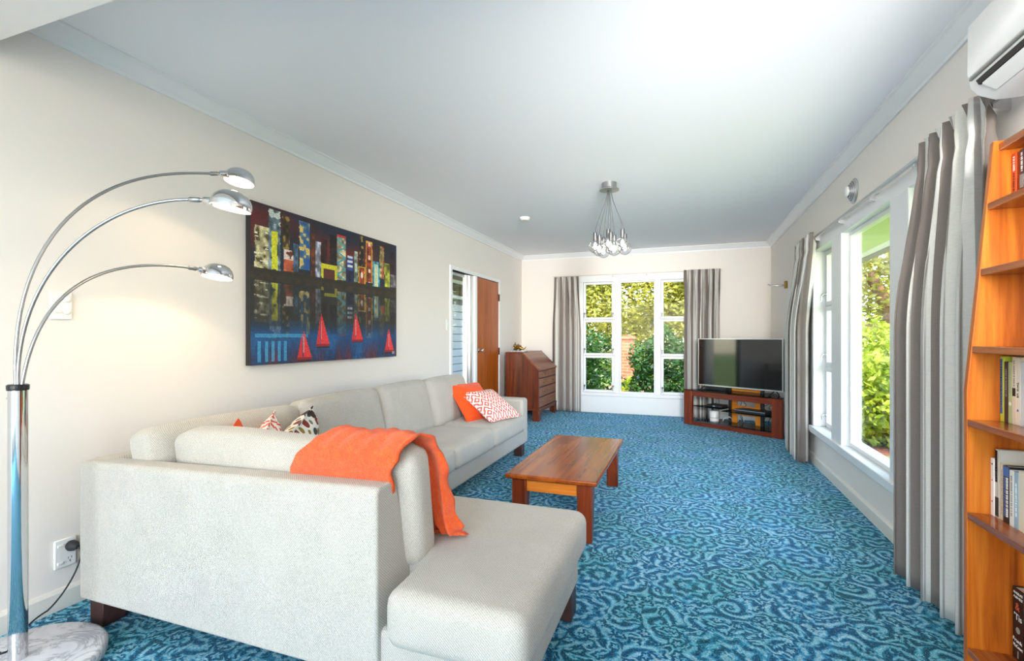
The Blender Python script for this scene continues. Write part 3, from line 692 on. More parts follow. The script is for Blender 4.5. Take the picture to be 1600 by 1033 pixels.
# ================================================================== ARC FLOOR LAMP
al = thing('arc_floor_lamp', 'chrome arc floor lamp with three dome heads on marble base', 'lamp', (-2.2, 1.02, 0))
obj('base', lathe([(.235, .0), (.248, .006), (.25, .03), (.245, .04), (.235, .044)], 56, (-2.19, 1.005, 0)), 'marble', al, smooth=True, bevel=0)
pole = obj('pole', lathe([(.0265, .044), (.0265, .99)], 28, (-2.207, 1.02, 0)), 'chrome', al, smooth=True)
obj('collar', lathe([(.029, .985), (.030, .992), (.030, 1.003), (.026, 1.006)], 28, (-2.207, 1.02, 0)), 'black', pole)
obj('set_screw', lathe([(.004, 0), (.004, .012)], 8, (-2.236, 1.01, .955), rot=Euler((0, -PI/2, 0)).to_matrix()), 'chrome', pole)
warm = emit('warm_lamp_bulb', (1.0, .80, .50), 22)
M['dome_inner'] = plain('lamp_dome_lining', srgb(250, 246, 236), .5, noise=.02)
ARCS = [((-2.219, 1.02, 1.0), (-2.225, .987, 1.86), (-2.115, 1.591, 1.905), (-2.092, 1.716, 1.955), .069),
        ((-2.207, 1.02, 1.0), (-2.212, 1.017, 1.452), (-1.928, 1.161, 1.693), (-1.661, 1.297, 1.674), .070),
        ((-2.195, 1.025, 1.0), (-2.193, 1.062, 1.283), (-2.189, 1.18, 1.512), (-2.169, 1.667, 1.493), .069)]
for (a, p1, p2, e, rad) in ARCS:
    pts = bez(a, p1, p2, e, 36)
    arm = obj('arm', tube(pts, .0058, 10), 'steel', al, smooth=True)
    d = (pts[-1]-pts[-3]).normalized(); dh = Vector((d.x, d.y, 0)).normalized()
    e = Vector(e); j = tube([e-d*.055, e-d*.05, e-d*.018, e-d*.014], [.006, .0095, .0095, .006], 12); k0 = e-d*.008
    obj('swivel_joint', j, 'steel', arm, smooth=True)
    nd = (d+Vector((0, 0, -.12))).normalized(); nk = tube([k0-d*.012, k0, k0+nd*.006, k0+nd*.042], [.005, .005, .0135, .016], 14)
    obj('neck', nk, 'chrome', arm, smooth=True)
    c = k0+nd*.038+dh*(rad*.9)
    tilt = Matrix.Rotation(R(10), 3, dh.cross(Vector((0, 0, 1))).normalized()*-1)
    prof = [(rad, -.022), (rad*1.0, -.010), (rad*.97, .002), (rad*.88, .016), (rad*.72, .029), (rad*.5, .038), (rad*.25, .042), (.004, .043)]
    dome = obj('dome_shade', lathe(prof, 36, c, rot=tilt, cap=False), 'chrome', al, smooth=True)
    prof2 = [(r_*.965, z-.002) for r_, z in prof]
    obj('lining', lathe(prof2, 36, c, rot=tilt, cap=False), 'dome_inner', dome, smooth=True)
    obj('bulb', lathe([(.003, -.020), (.02, -.018), (.032, -.006), (.034, .004), (.02, .018), (.012, .03)], 20, c, rot=tilt), warm, dome, smooth=True)
    lamp('lamp_bulb_light', 'SPOT', c+tilt @ Vector((0, 0, -.034)), 2.6, (1, .78, .48), target=c+tilt @ Vector((0, 0, -1)), size=.03).data.spot_size = R(150)
# cord and plug, outlet
ot = thing('power_outlet', 'white double power outlet low on the wall beside the sofa', 'outlet', (XL, 1.33, .24))
obj('plate', box(XL, XL+.009, 1.29, 1.37, .175, .298), 'plastic', ot, bevel=.004)
for z in (.272, .197): obj('switch', box(XL+.009, XL+.013, 1.30, 1.322, z-.006, z+.006), 'plastic', ot, bevel=.002)
for z in (.272, .205):
    for dy, dz, ry in ((-.006, .006, .5), (.006, .006, -.5), (0, -.008, 0)):
        obj('socket_slot', box(XL+.009, XL+.0095, 1.345+dy-.001, 1.345+dy+.001, z+dz-.004, z+dz+.004), 'black', ot)
pts = bez((XL+.055, 1.347, .262), (XL+.11, 1.36, .25), (XL+.09, 1.30, .1), (XL+.10, 1.22, .06), 16)+bez((XL+.10, 1.22, .06), (XL+.12, 1.13, .052), (-2.32, 1.08, .056), (-2.26, 1.035, .060), 14)[1:]+bez((-2.26, 1.035, .06), (-2.25, 1.01, .06), (-2.25, .97, .07), (-2.24, .99, .075), 8)[1:]
cdm = obj('power_cord', tube(pts, .0034, 8), 'rubber', al, smooth=True)
obj('plug', lathe([(.021, 0), (.023, .008), (.021, .024), (.013, .04), (.008, .05)], 16, (XL+.0095, 1.347, .262), rot=Euler((0, PI/2, 0)).to_matrix()), 'rubber', cdm, smooth=True)
# switch plates
sw = thing('wall_switch', 'white combined switch and outlet plate behind the lamp arms', 'switch', (XL, 1.314, 1.31))
obj('plate', box(XL, XL+.009, 1.274, 1.354, 1.247, 1.368), 'plastic', sw, bevel=.004)
for z in (1.283, 1.335):
    obj('dial', lathe([(.014, 0), (.014, .004), (.010, .008)], 16, (XL+.009, 1.335, z), rot=Euler((0, PI/2, 0)).to_matrix()), 'plastic', sw, smooth=True)
    obj('rocker', box(XL+.009, XL+.013, 1.288, 1.312, z-.008, z+.008), 'plastic', sw, bevel=.002)
sw = thing('wall_switch', 'small white light switch on the wall beside the sidelight', 'switch', (XL, 4.94, 1.31))
obj('plate', box(XL, XL+.008, 4.895, 4.965, 1.25, 1.372), 'plastic', sw, bevel=.004)
obj('rocker', box(XL+.008, XL+.012, 4.918, 4.942, 1.285, 1.335), 'plastic', sw, bevel=.002)

# ================================================================== PAINTING
PY0, PY1, PZ0, PZ1 = 2.25, 3.835, .997, 2.010
def paint_mesh(nu=250, nv=170):
    rng = np.random.default_rng(11)
    U, V = np.meshgrid((np.arange(nu)+.5)/nu, (np.arange(nv)+.5)/nv)   # v downwards
    def vn(fu, fv, seed):
        r = np.random.default_rng(seed); g = r.random((int(fv)+3, int(fu)+3)); x = U*fu; y = V*fv; i = x.astype(int); j = y.astype(int); a = x-i; b_ = y-j
        a = a*a*(3-2*a); b_ = b_*b_*(3-2*b_)
        return (g[j, i]*(1-a)+g[j, i+1]*a)*(1-b_)+(g[j+1, i]*(1-a)+g[j+1, i+1]*a)*b_
    C = np.zeros((nv, nu, 3)); col = lambda *c: np.array(c, float)
    def lay(mask, c, al=1.0):
        a = (np.asarray(mask, float)*al)[..., None]; C[:] = C*(1-a)+np.asarray(c)*a
    s1 = vn(60, 40, 1); s2 = vn(9, 7, 2); s3 = vn(120, 30, 3); s4 = vn(40, 90, 4)
    lay(np.ones_like(U), col(34, 36, 48)); lay(np.clip(s2*1.6-.5, 0, 1), col(24, 44, 84), .6)
    lay(np.clip(np.sin(V*9+.2)*1.1, 0, 1)*np.clip(vn(7, 4, 5)*2-.6, 0, 1)*(V < .42), col(128, 34, 30), .85)
    lay((V > .39), col(40, 36, 32)); lay((V > .39)*(V < .47)*s1, col(74, 58, 40), .8)
    lay((V > .47)*(V < .74), col(44, 42, 40), .8)
    lay(np.clip((V-.70)*9, 0, 1), col(26, 62, 108)); lay(np.clip((V-.70)*9, 0, 1)*np.clip(s2*1.5-.3, 0, 1), col(34, 104, 160), .7)
    lay(np.clip((V-.84)*7, 0, 1)*np.clip(vn(26, 3, 8)*1.7-.4, 0, 1), col(120, 34, 44), .85); lay(np.clip((V-.8)*5, 0, 1)*s3*(s3 > .55), col(20, 34, 60), .6)
    B = [(.018, .086, .139, .402, (226, 214, 160), 'speck'), (.086, .146, .019, .4, (150, 178, 190), 'yel'), (.157, .197, .035, .251, (96, 76, 44), 'dark'), (.163, .214, .254, .397, (232, 110, 70), 'wtop'),
         (.216, .243, .198, .388, (88, 122, 152), ''), (.251, .313, .038, .366, (104, 156, 196), 'yspk'), (.319, .343, .1, .405, (120, 62, 36), ''), (.348, .382, .145, .399, (196, 200, 220), ''),
         (.384, .424, .115, .303, (66, 30, 28), ''), (.442, .49, .07, .289, (40, 32, 34), ''), (.493, .556, .052, .396, (212, 200, 160), 'zig'), (.562, .615, .194, .303, (60, 86, 160), 'bars'), (.562, .615, .303, .398, (36, 44, 92), ''),
         (.62, .647, .149, .391, (176, 196, 176), ''), (.654, .711, .256, .397, (220, 82, 40), 'frame'), (.661, .697, .011, .257, (46, 44, 52), 'dark'), (.715, .771, .035, .379, (178, 66, 36), 'dots'),
         (.775, .838, .186, .399, (84, 170, 190), 'inner'), (.838, .877, .046, .323, (220, 196, 120), 'redtop'), (.882, .932, .185, .391, (190, 196, 62), ''), (.938, .975, .073, .274, (60, 30, 34), ''), (.941, .993, .272, .381, (150, 140, 146), '')]
    gs = .35+.75*s1
    for (a, b_, t, bt, c, st) in B:
        for refl in (0, 1):
            if refl:
                Vm = .42-(V-.46)*1.02; al = np.clip(.85-(V-.46)*1.7, 0, .8)*(V > .44)*np.clip(.35+s3, 0, 1)
            else: Vm = V; al = 1.0
            jit = .004*(s4-.5)
            ins = (U+jit > a)*(U+jit < b_)*(Vm > t)*(Vm < bt)
            x = (U-a)/(b_-a); y = (Vm-t)/(bt-t); c_ = np.array(c, float)
            cc = c_*gs[..., None]*(.75 if refl else 1.05)
            def put(mask, cl): cc[np.broadcast_to(mask, U.shape)] = np.array(cl, float)
            if st == 'speck': put((s1 < .38), (92, 78, 44)); put((s4 > .78), (246, 240, 214))
            if st == 'yel': put((y > .35)*(x > .25)*(x < .75)*(s1 > .25), (224, 222, 46)); put((y < .25)*(s1 > .5), (206, 214, 206))
            if st == 'dark': put((s1 > .68), (158, 128, 64))
            if st == 'wtop': put((y < .45)*(s1 > .35), (232, 210, 200))
            if st == 'yspk': put((s1 > .66), (226, 196, 110)); put((s1 < .26), (40, 92, 160))
            if st == 'zig':
                zz = np.abs(((y*4) % 1)-.5)*2; put(np.abs(zz-x) < .16, (74, 160, 170)); put((y < .06), (200, 50, 40))
            if st == 'bars': put((np.floor(y*6) % 2 == 0)*(x > .15)*(x < .85), (214, 216, 232))
            if st == 'frame': put((x < .1)+(x > .9)+(y < .08) > 0, (226, 186, 60)); put(((x-.5)**2+(y-.5)**2 < .03), (240, 224, 210))
            if st == 'dots': put((x < .1)+(x > .9)+(y < .05) > 0, (226, 170, 60)); put((np.abs(x-.55) < .18)*(np.sin(y*20) > .6), (238, 206, 180))
            if st == 'inner': put((x > .22)*(x < .78)*(y > .12), (176, 214, 206)); put((x > .42)*(x < .58)*(y > .2), (230, 206, 120))
            if st == 'redtop': put((x > .5)*(s1 > .5), (190, 60, 40))
            al2 = (ins*al)[..., None]; C[:] = C*(1-al2)+cc*al2
    # yellow gate outline
    for refl in (0, 1):
        Vm = .42-(V-.45)*1.6 if refl else V; al = .5 if refl else 1
        ins = (U > .384)*(U < .493)*(Vm > .296)*(Vm < .398); x = (U-.384)/.109; y = (Vm-.296)/.102
        lay(ins*((x < .14)+(x > .86)+(y < .3) > 0)*(s1 > .18), col(214, 206, 40), al)
        if not refl: lay(ins*(x > .2)*(x < .8)*(y > .4), col(110, 44, 34), .8)
    lay((V > .398)*(V < .43), col(44, 38, 30), .8)
    # pale blue bars lower left
    lay((U > .02)*(U < .3)*(np.abs(V-.815) < .012), col(60, 150, 196), .8)
    lay((U > .02)*(U < .19)*(V > .85)*(V < .985)*(np.sin(U*190) > .1), col(70, 164, 206), .75)
    # sailing boats
    for ax, l_, r_, t, bt in ((.272, .240, .324, .766, .965), (.3825, .355, .440, .645, .875), (.6295, .603, .690, .625, .845), (.9215, .888, .972, .74, .94)):
        y = (V-t)/(bt-t); ok = (y > 0)*(y < 1)
        lay(ok*(U > ax-(ax-l_)*y)*(U < ax-.002), col(206, 44, 48)); lay(ok*(U > ax+.002)*(U < ax+(r_-ax)*np.clip(y, 0, 1)), col(224, 52, 54))
        lay(ok*(np.abs(U-ax-.004) < .0035)*(y > .3)*(y < .85), col(236, 170, 160), .7)
        lay((V > bt)*(V < bt+.018)*(U > l_-.005)*(U < r_), col(150, 26, 34)); lay((V > bt+.018)*(V < bt+.028)*(U > l_)*(U < r_), col(20, 20, 30), .7)
    sig = (U > .955)*(U < .985)*(V > .955)*(V < .975)*(s3 > .5); lay(sig, col(190, 196, 206), .7)
    C *= (.82+.36*rng.random((nv, nu, 1))*.6+.1)
    C = np.clip(C, 0, 255)/255; lin = np.where(C <= .04045, C/12.92, ((C+.055)/1.055)**2.4)
    # mesh: one quad per dab of paint
    ys = np.linspace(PY0+.0, PY1, nu+1); zs = np.linspace(PZ1, PZ0, nv+1)
    yy, zz = np.meshgrid(ys, zs); verts = np.stack([np.full(yy.size, XL+.042), yy.ravel(), zz.ravel()], 1)
    i, j = np.meshgrid(np.arange(nu), np.arange(nv)); k = (j*(nu+1)+i).ravel()
    faces = np.stack([k, k+nu+1, k+nu+2, k+1], 1)
    me = bpy.data.meshes.new('painted_surface'); me.vertices.add(len(verts)); me.vertices.foreach_set('co', verts.ravel())
    n = len(faces); me.loops.add(4*n); me.loops.foreach_set('vertex_index', faces.astype(np.int32).ravel())
    me.polygons.add(n); me.polygons.foreach_set('loop_start', np.arange(n, dtype=np.int32)*4); me.polygons.foreach_set('loop_total', np.full(n, 4, dtype=np.int32))
    me.update(calc_edges=True)
    at = me.color_attributes.new('paint', 'FLOAT_COLOR', 'CORNER')
    cl = np.concatenate([np.repeat(lin.reshape(-1, 3), 4, 0), np.ones((4*n, 1))], 1).astype(np.float32); at.data.foreach_set('color', cl.ravel())
    return me
b = NB('acrylic_paint'); at = b.n('ShaderNodeVertexColor'); at.layer_name = 'paint'; b.set(Base_Color=at.outputs[0], Roughness=.5); b.bump(b.noise(b.coord(), 160, 4), .35, .003); M['paint'] = b.m
M['canvas_edge'] = plain('black_canvas_edge', (.02, .018, .018), .7, noise=.3)
pa = thing('painting', 'abstract city skyline canvas with red sailing boats above the sofa', 'painting', (XL, 3.04, 1.5))
obj('canvas', box(XL+.002, XL+.0415, PY0, PY1, PZ0, PZ1), 'canvas_edge', pa)
obj('painted_surface', paint_mesh(), 'paint', pa)

# ================================================================== PENDANT CLUSTER
px, py = -.618, 4.218
pl = thing('pendant_cluster', 'cluster pendant of clear globe bulbs hanging from the ceiling', 'lamp', (px, py, H))
obj('canopy', lathe([(.062, 0), (.062, -.045), (.066, -.05), (.083, -.058), (.083, -.064), (.02, -.066)], 36, (px, py, H)), 'steel', pl, smooth=False)
core = emit('bright_bulb_core', (1.0, .96, .88), 14)
for i, (dx, dy, z) in enumerate(((-.118, -.02, 1.955), (-.065, .10, 1.93), (-.07, -.09, 1.915), (.0, -.06, 1.965), (.035, .05, 1.935), (.115, -.03, 1.965), (.125, .06, 1.94), (.03, -.12, 1.925))):
    bx, by = px+dx, py+dy
    top = z+.052
    obj('cord', tube(bez((px+dx*.12, py+dy*.12, H-.06), (px+dx*.2, py+dy*.2, H-.2), (bx-dx*.1, by-dy*.1, top+.2), (bx, by, top+.06), 12), .0032, 6), 'steel', pl, smooth=True)
    obj('socket', lathe([(.008, .075), (.017, .07), (.019, .0), (.016, -.004)], 16, (bx, by, top)), 'socket', pl, smooth=True)
    gb = obj('globe_bulb', lathe([(.014, top-z), (.018, .050), (.03, .048), (.044, .037), (.054, .021), (.058, 0), (.054, -.021), (.044, -.037), (.03, -.049), (.012, -.057), (.002, -.058)], 24, (bx, by, z), cap=False), 'globe', pl, smooth=True)
    obj('filament', lathe([(.004, .035), (.010, .022), (.016, .0), (.011, -.018), (.003, -.024)], 12, (bx, by, z)), core, gb, smooth=True)

sm = thing('smoke_alarm', 'small round white smoke alarm on the ceiling', 'smoke alarm', (-1.68, 5.12, H))
obj('body', lathe([(.056, 0), (.056, -.014), (.05, -.026), (.03, -.032), (.006, -.033)], 28, (-1.68, 5.12, H)), 'plastic', sm, smooth=True)
obj('grille', lathe([(.044, -.027), (.046, -.030), (.038, -.034)], 28, (-1.68, 5.12, H)), 'cream_trim', sm)

# ================================================================== SECRETARY DESK
dk = thing('secretary_desk', 'dark mahogany slant front bureau with drawers in the far corner', 'desk', (-2.15, 6.92, 0))
dx0, dx1, dy0, dy1 = -2.40, -1.915, 6.45, 7.40
side = [(dx0, .17), (dx0, .945), (dx0+.245, .945), (dx1, .715), (dx1, .17)]
for y in (dy0, dy1-.022): obj('side_panel', prism(side, y, y+.022, 'y'), 'mahogany', dk, bevel=.003)
obj('top', box(dx0-.005, dx0+.255, dy0-.008, dy1+.008, .945, .962), 'mahogany', dk, bevel=.004)
obj('back', box(dx0, dx0+.012, dy0+.022, dy1-.022, .17, .945), 'mahogany', dk)
n_ = Vector((.23, 0, .24)).normalized()
fx = [(dx0+.252, .958), (dx1+.012, .722), (dx1+.002, .706), (dx0+.24, .940)]
lid = obj('slant_lid', prism(fx, dy0-.004, dy1+.004, 'y'), 'mahogany_front', dk, bevel=.004)
obj('lid_edge', box(dx1-.002, dx1+.016, dy0-.004, dy1+.004, .702, .722), 'mahogany_front', lid, bevel=.004)
obj('carcass', box(dx0+.02, dx1-.014, dy0+.022, dy1-.022, .17, .70), 'sofa_leg', dk)
def drawer(ya, yb, za, zb, pulls):
    d = obj('drawer', box(dx1-.012, dx1+.004, ya, yb, za, zb), 'mahogany_front', dk, bevel=.004)
    for yp in pulls:
        zc = (za+zb)/2
        bm = box(dx1+.004, dx1+.006, yp-.032, yp+.032, zc-.018, zc+.02); tube([(dx1+.007, yp-.026, zc+.004), (dx1+.018, yp-.022, zc-.012), (dx1+.02, yp, zc-.018), (dx1+.018, yp+.022, zc-.012), (dx1+.007, yp+.026, zc+.004)], .003, 6, bm)
        obj('drawer_pull', bm, 'brass', d)
    if len(pulls) == 2 or True:
        obj('escutcheon', box(dx1+.004, dx1+.006, (ya+yb)/2-.008, (ya+yb)/2+.008, (za+zb)/2-.012+.01, (za+zb)/2+.022), 'brass', d)
my = (dy0+dy1)/2
drawer(dy0+.03, my-.006, .60, .69, (my-.24,)); drawer(my+.006, dy1-.03, .60, .69, (my+.24,))
for za, zb in ((.478, .584), (.338, .460), (.188, .320)): drawer(dy0+.03, dy1-.03, za, zb, (dy0+.22, dy1-.22))
bs = obj('base_moulding', box(dx0-.004, dx1+.014, dy0-.014, dy1+.014, .15, .178), 'mahogany', dk, bevel=.006)
for (fx0, fx1, fy0, fy1) in ((dx1-.09, dx1+.01, dy0-.01, dy0+.015), (dx0, dx0+.09, dy0-.01, dy0+.015), (dx1-.015, dx1+.01, dy0+.016, dy0+.11), (dx1-.015, dx1+.01, dy1-.11, dy1-.016), (dx1-.09, dx1+.01, dy1-.015, dy1+.01), (dx0, dx0+.09, dy1-.015, dy1+.01)):
    obj('bracket_foot', box(fx0, fx1, fy0, fy1, 0, .15), 'mahogany', dk, bevel=.006)
obj('skirt', prism([(dy0+.016, .15), (dy0+.016, .11), (dy0+.12, .10), (dy0+.18, .125), (dy1-.18, .125), (dy1-.12, .10), (dy1-.016, .11), (dy1-.016, .15)], dx1-.012, dx1+.008, 'x'), 'mahogany', dk)
# ornament on the desk
orn = thing('brass_ornament', 'aged brass dragon-like ornament on a pale tray atop the bureau', 'ornament', (-2.28, 6.62, .962))
obj('tray', box(-2.385, -2.17, 6.60, 6.78, .962, .975), 'marble', orn, bevel=.003)
OY = 6.69
pts = [(-2.365, OY, .990), (-2.345, OY, 1.0), (-2.315, OY, 1.022), (-2.285, OY, 1.028), (-2.25, OY, 1.012), (-2.215, OY, .998), (-2.19, OY, 1.010), (-2.178, OY, 1.035)]
obj('body', tube(pts, [.010, .022, .030, .032, .024, .014, .008, .003], 10), 'brass', orn, smooth=True)
bm = lathe([(.004, -.03), (.02, -.015), (.024, .005), (.014, .025), (.004, .03)], 10, (-2.345, OY, 1.045)); tube([(-2.345, OY, 1.06), (-2.338, OY, 1.085), (-2.35, OY, 1.10)], [.008, .006, .002], 6, bm); tube([(-2.355, OY, 1.04), (-2.375, OY, 1.03)], [.012, .004], 6, bm)
obj('head', bm, 'brass', orn, smooth=True)
for x, z in ((-2.31, 1.05), (-2.285, 1.055), (-2.258, 1.04)): obj('crest_spike', lathe([(.012, 0), (.001, .028)], 6, (x, OY, z-.004)), 'brass', orn)
for x in (-2.32, -2.26):
    for y in (OY-.03, OY+.03): obj('foot', tube([(x, y, 1.0), (x-.008, y, .985), (x-.016, y, .977)], [.010, .007, .006], 6), 'brass', orn)

# ================================================================== TV UNIT AND TV  (local frame: x along the front, y into the corner)
A = Vector((-.02, 6.974, 0)); ang = math.atan2(-.556, .831)
tv = thing('tv_unit', 'corner television unit with red timber frame and dark glass shelves', 'tv stand', A, ang)
W_, D_ = 1.277, .44
def loc(name, bm, mat, par=None, **kw): return obj(name, bm, mat, par or tv, local=True, **kw)
loc('post', box(0, .115, 0, .05, 0, .46), 'tvwood', bevel=.004); loc('post', box(W_-.12, W_, 0, .05, 0, .46), 'tvwood', bevel=.004)
loc('rail', box(.115, W_-.12, .004, .046, .385, .455), 'tvwood_h', bevel=.003); loc('rail', box(.115, W_-.12, .004, .046, 0, .052), 'tvwood_h', bevel=.003)
trap = [(-.005, -.012), (W_+.005, -.012), (W_+.005, .03), (W_-.27, D_), (.27, D_), (-.005, .04)]
loc('glass_top', prism(trap, .4605, .469), 'tintglass', bevel=.002)
tr2 = [(.03, .055), (.50, .055), (.50, .36), (.27, .36)]
loc('glass_shelf', prism(tr2, .245, .252), 'tintglass'); loc('glass_shelf', prism([(.03, .055), (W_-.03, .055), (W_-.27, .40), (.27, .40)], .055, .062), 'tintglass')
loc('glass_shelf', prism([(.50, .055), (W_-.03, .055), (W_-.22, .36), (.50, .36)], .222, .229), 'tintglass')
for u in (.47, .885): loc('column', box(u, u+.035, .29, .33, .02, .56), 'black', bevel=.002)
def panel(z0, z1, h0, h1, holes=True):
    bm = bmesh.new(); a0, a1, y = .505, .885, .31
    outer = [(a0, z0), (a1, z0), (a1, z1), (a0, z1)]
    if not holes: return prism(outer, y, y+.016, 'y', bm)
    b0, b1 = .575, .815
    for r in ((a0, b0, z0, z1), (b1, a1, z0, z1), (b0, b1, z0, h0), (b0, b1, h1, z1)): box(r[0], r[1], y, y+.016, r[2], r[3], bm)
    return bm
loc('orange_panel', panel(.02, .222, .055, .165), 'tvorange'); loc('orange_panel', panel(.23, .395, .285, .365), 'tvorange'); loc('orange_panel', panel(.474, .545, 0, 0, False), 'tvorange')
TVm = ROOT[tv.name]
def at_tv(x, y, z): return TVm @ Vector((x, y, z))
t = thing('television', 'large flat black television with silver bezel on the corner unit', 'television', at_tv(.67, .15, .47), ang)
u0, u1, z0, z1 = .12-.67, 1.222-.67, .525-.47, 1.155-.47
obj('body', box(u0+.004, u1-.004, .002, .04, z0+.004, z1-.004), 'black', t, local=True, bevel=.006)
bz = bmesh.new(); bw = .011
for r in ((u0, u0+bw, z0, z1), (u1-bw, u1, z0, z1), (u0+bw, u1-bw, z0, z0+.016), (u0+bw, u1-bw, z1-bw, z1)): box(r[0], r[1], -.006, .012, r[2], r[3], bz)
obj('bezel', bz, 'silver', t, local=True)
obj('screen', box(u0+bw, u1-bw, -.003, .002, z0+.016, z1-bw), 'screen', t, local=True)
for u in (u0+.10, u1-.10):
    bm = tube([(u, .02, z0+.012), (u-.03, -.08, .004), (u+.0, -.085, .004)], .008, 8); tube([(u, .02, z0+.012), (u+.01, .10, .006)], .008, 8, bm); box(u-.012, u+.012, .0, .035, z0-.005, z0+.015, bm)
    obj('foot', bm, 'black', t, local=True)
def on_unit(name, label, cat, x, y, z): return thing(name, label, cat, at_tv(x, y, z), ang)
g = on_unit('set_top_box', 'flat black box on the left glass shelf of tv unit', 'media box', .37, .2, .252)
obj('case', box(-.11, .10, -.08, .08, .0, .035), 'black', g, local=True, bevel=.008); obj('display', box(-.02, .01, -.083, -.08, .010, .024), 'silver', g, local=True)
g = on_unit('wireless_router', 'white rounded router standing on the lower glass shelf', 'router', .325, .2, .062)
obj('case', lathe([(.056, .0), (.058, .01), (.058, .13), (.05, .137)], 24), 'plastic', g, local=True, smooth=True); obj('band', lathe([(.0588, .045), (.0588, .049)], 24), 'black', g, local=True)
g = on_unit('media_player', 'black media player on the right glass shelf of tv unit', 'media box', .86, .17, .229)
obj('case', box(-.19, .19, -.10, .10, .004, .045), 'black', g, local=True, bevel=.005); obj('trim_strip', box(-.19, .19, -.102, -.1, .034, .040), 'silver', g, local=True)
g = on_unit('sound_box', 'small black speaker box behind the television foot on glass top', 'media box', .33, .26, .469)
obj('case', box(-.14, .14, -.05, .05, .0, .07), 'black', g, local=True, bevel=.005); obj('grille', box(-.12, .12, -.053, -.05, .012, .058), 'rubber', g, local=True)
g = on_unit('cable_bundle', 'tangled black cables hanging behind the tv unit shelves', 'cable', .7, .34, .05)
rnd = random.Random(12)
for k in range(9):
    xx = rnd.uniform(-.12, .34); pts = [(xx+rnd.uniform(-.06, .06), .03+rnd.uniform(-.012, .012), .02+.055*i) for i in range(7)]
    pp = []
    for a_, b_ in zip(pts, pts[1:]): pp += [Vector(a_).lerp(Vector(b_), q/3) for q in range(3)]
    obj('cable', tube(pp, .0035, 6), 'rubber' if k % 3 else 'plastic', g, local=True, smooth=True)
for k in range(2):
    obj('cable', tube(bez((-.27, -.12, .02), (-.20, -.2+.02*k, .14-.03*k), (-.12, -.12, .10), (-.2, -.02, .02), 16), .003, 6), 'plastic', g, local=True, smooth=True)

# ================================================================== CURTAINS
def curtain(label, ta, tb, ba, bb, z0, z1, nf, at, ab, width, inward, seed=0, phase=0.):
    """hanging pleated cloth: top line ta->tb, bottom line ba->bb in plan; inward = unit vector into the room"""
    rnd = random.Random(seed); nu, nv = nf*14, 30
    ph = [rnd.uniform(-.35, .35) for _ in range(nf+2)]; am = [rnd.uniform(.75, 1.2) for _ in range(nf+2)]
    bm = bmesh.new(); uvl = bm.loops.layers.uv.new('cloth'); rows = []; inn = Vector((*inward, 0))
    for j in range(nv+1):
        v = j/nv; z = z1+(z0-z1)*(v**1.15); row = []
        hd = max(0, 1-(z1-z)/.11)            # heading tape zone
        e = min(1, (z1-z)/.9); e = e*e*(3-2*e)
        for i in range(nu+1):
            s = i/nu
            p = Vector((*ta, 0)).lerp(Vector((*tb, 0)), s).lerp(Vector((*ba, 0)).lerp(Vector((*bb, 0)), s), e)
            k = int(s*nf); fr_ = s*nf-k
            a = (at*(1-e)+ab*e)*(am[k]*(1-fr_)+am[k+1]*fr_)
            th_ = 2*PI*s*nf+phase+(ph[k]*(1-fr_)+ph[k+1]*fr_)*(1+.8*e)
            f_ = math.sin(th_)+.25*math.sin(2*th_+1)*(1-e)
            if hd > 0: f_ = f_*(1-hd)+hd*(math.sin(2*th_)*.55+.25)
            if (z1-z) < .17 and hd <= 0: a *= .75
            d = inn*(a*f_)
            tng = (Vector((*tb, 0))-Vector((*ta, 0))).normalized()*(a*.45*math.sin(2*th_))*e
            row.append((bm.verts.new(p+d+tng+Vector((0, 0, z))), s*width, v*(z1-z0)))
        rows.append(row)
    for r0, r1 in zip(rows, rows[1:]):
        for i in range(nu):
            q = (r0[i], r0[i+1], r1[i+1], r1[i]); f_ = bm.faces.new([x[0] for x in q])
            for lp, x in zip(f_.loops, q): lp[uvl].uv = (x[1], x[2])
    me = bpy.data.meshes.new('curtain'); bm.to_mesh(me); bm.free()
    o = obj('curtain', me, 'curtain', smooth=True, tag=dict(label=label, cat='curtain', group='grey striped curtains'))
    m = o.modifiers.new('solid', 'SOLIDIFY'); m.thickness = .003
    return o
curtain('grey striped curtain at the left of the end window beside the bureau', (-1.965, 7.51), (-1.575, 7.51), (-1.975, 7.49), (-1.535, 7.49), .012, 2.125, 5, .03, .045, 1.45, (0, -1), 1)
curtain('grey striped curtain at the right of the end window behind the tv', (-.02, 7.51), (.47, 7.51), (-.02, 7.49), (.46, 7.49), .012, 2.15, 7, .03, .045, 1.7, (0, -1), 2)
curtain('grey striped curtain at the far end of the side window', (1.045, 4.84), (1.045, 5.50), (1.025, 5.12), (1.03, 5.82), .012, 2.085, 7, .035, .05, 1.7, (-1, 0), 3)
curtain('tall grey striped curtain beside the bookcase, nearest the viewer', (1.035, 2.22), (1.045, 2.79), (1.04, 2.22), (.985, 2.84), .025, 2.075, 5, .032, .042, 1.42, (-1, 0), 4, 2.2)
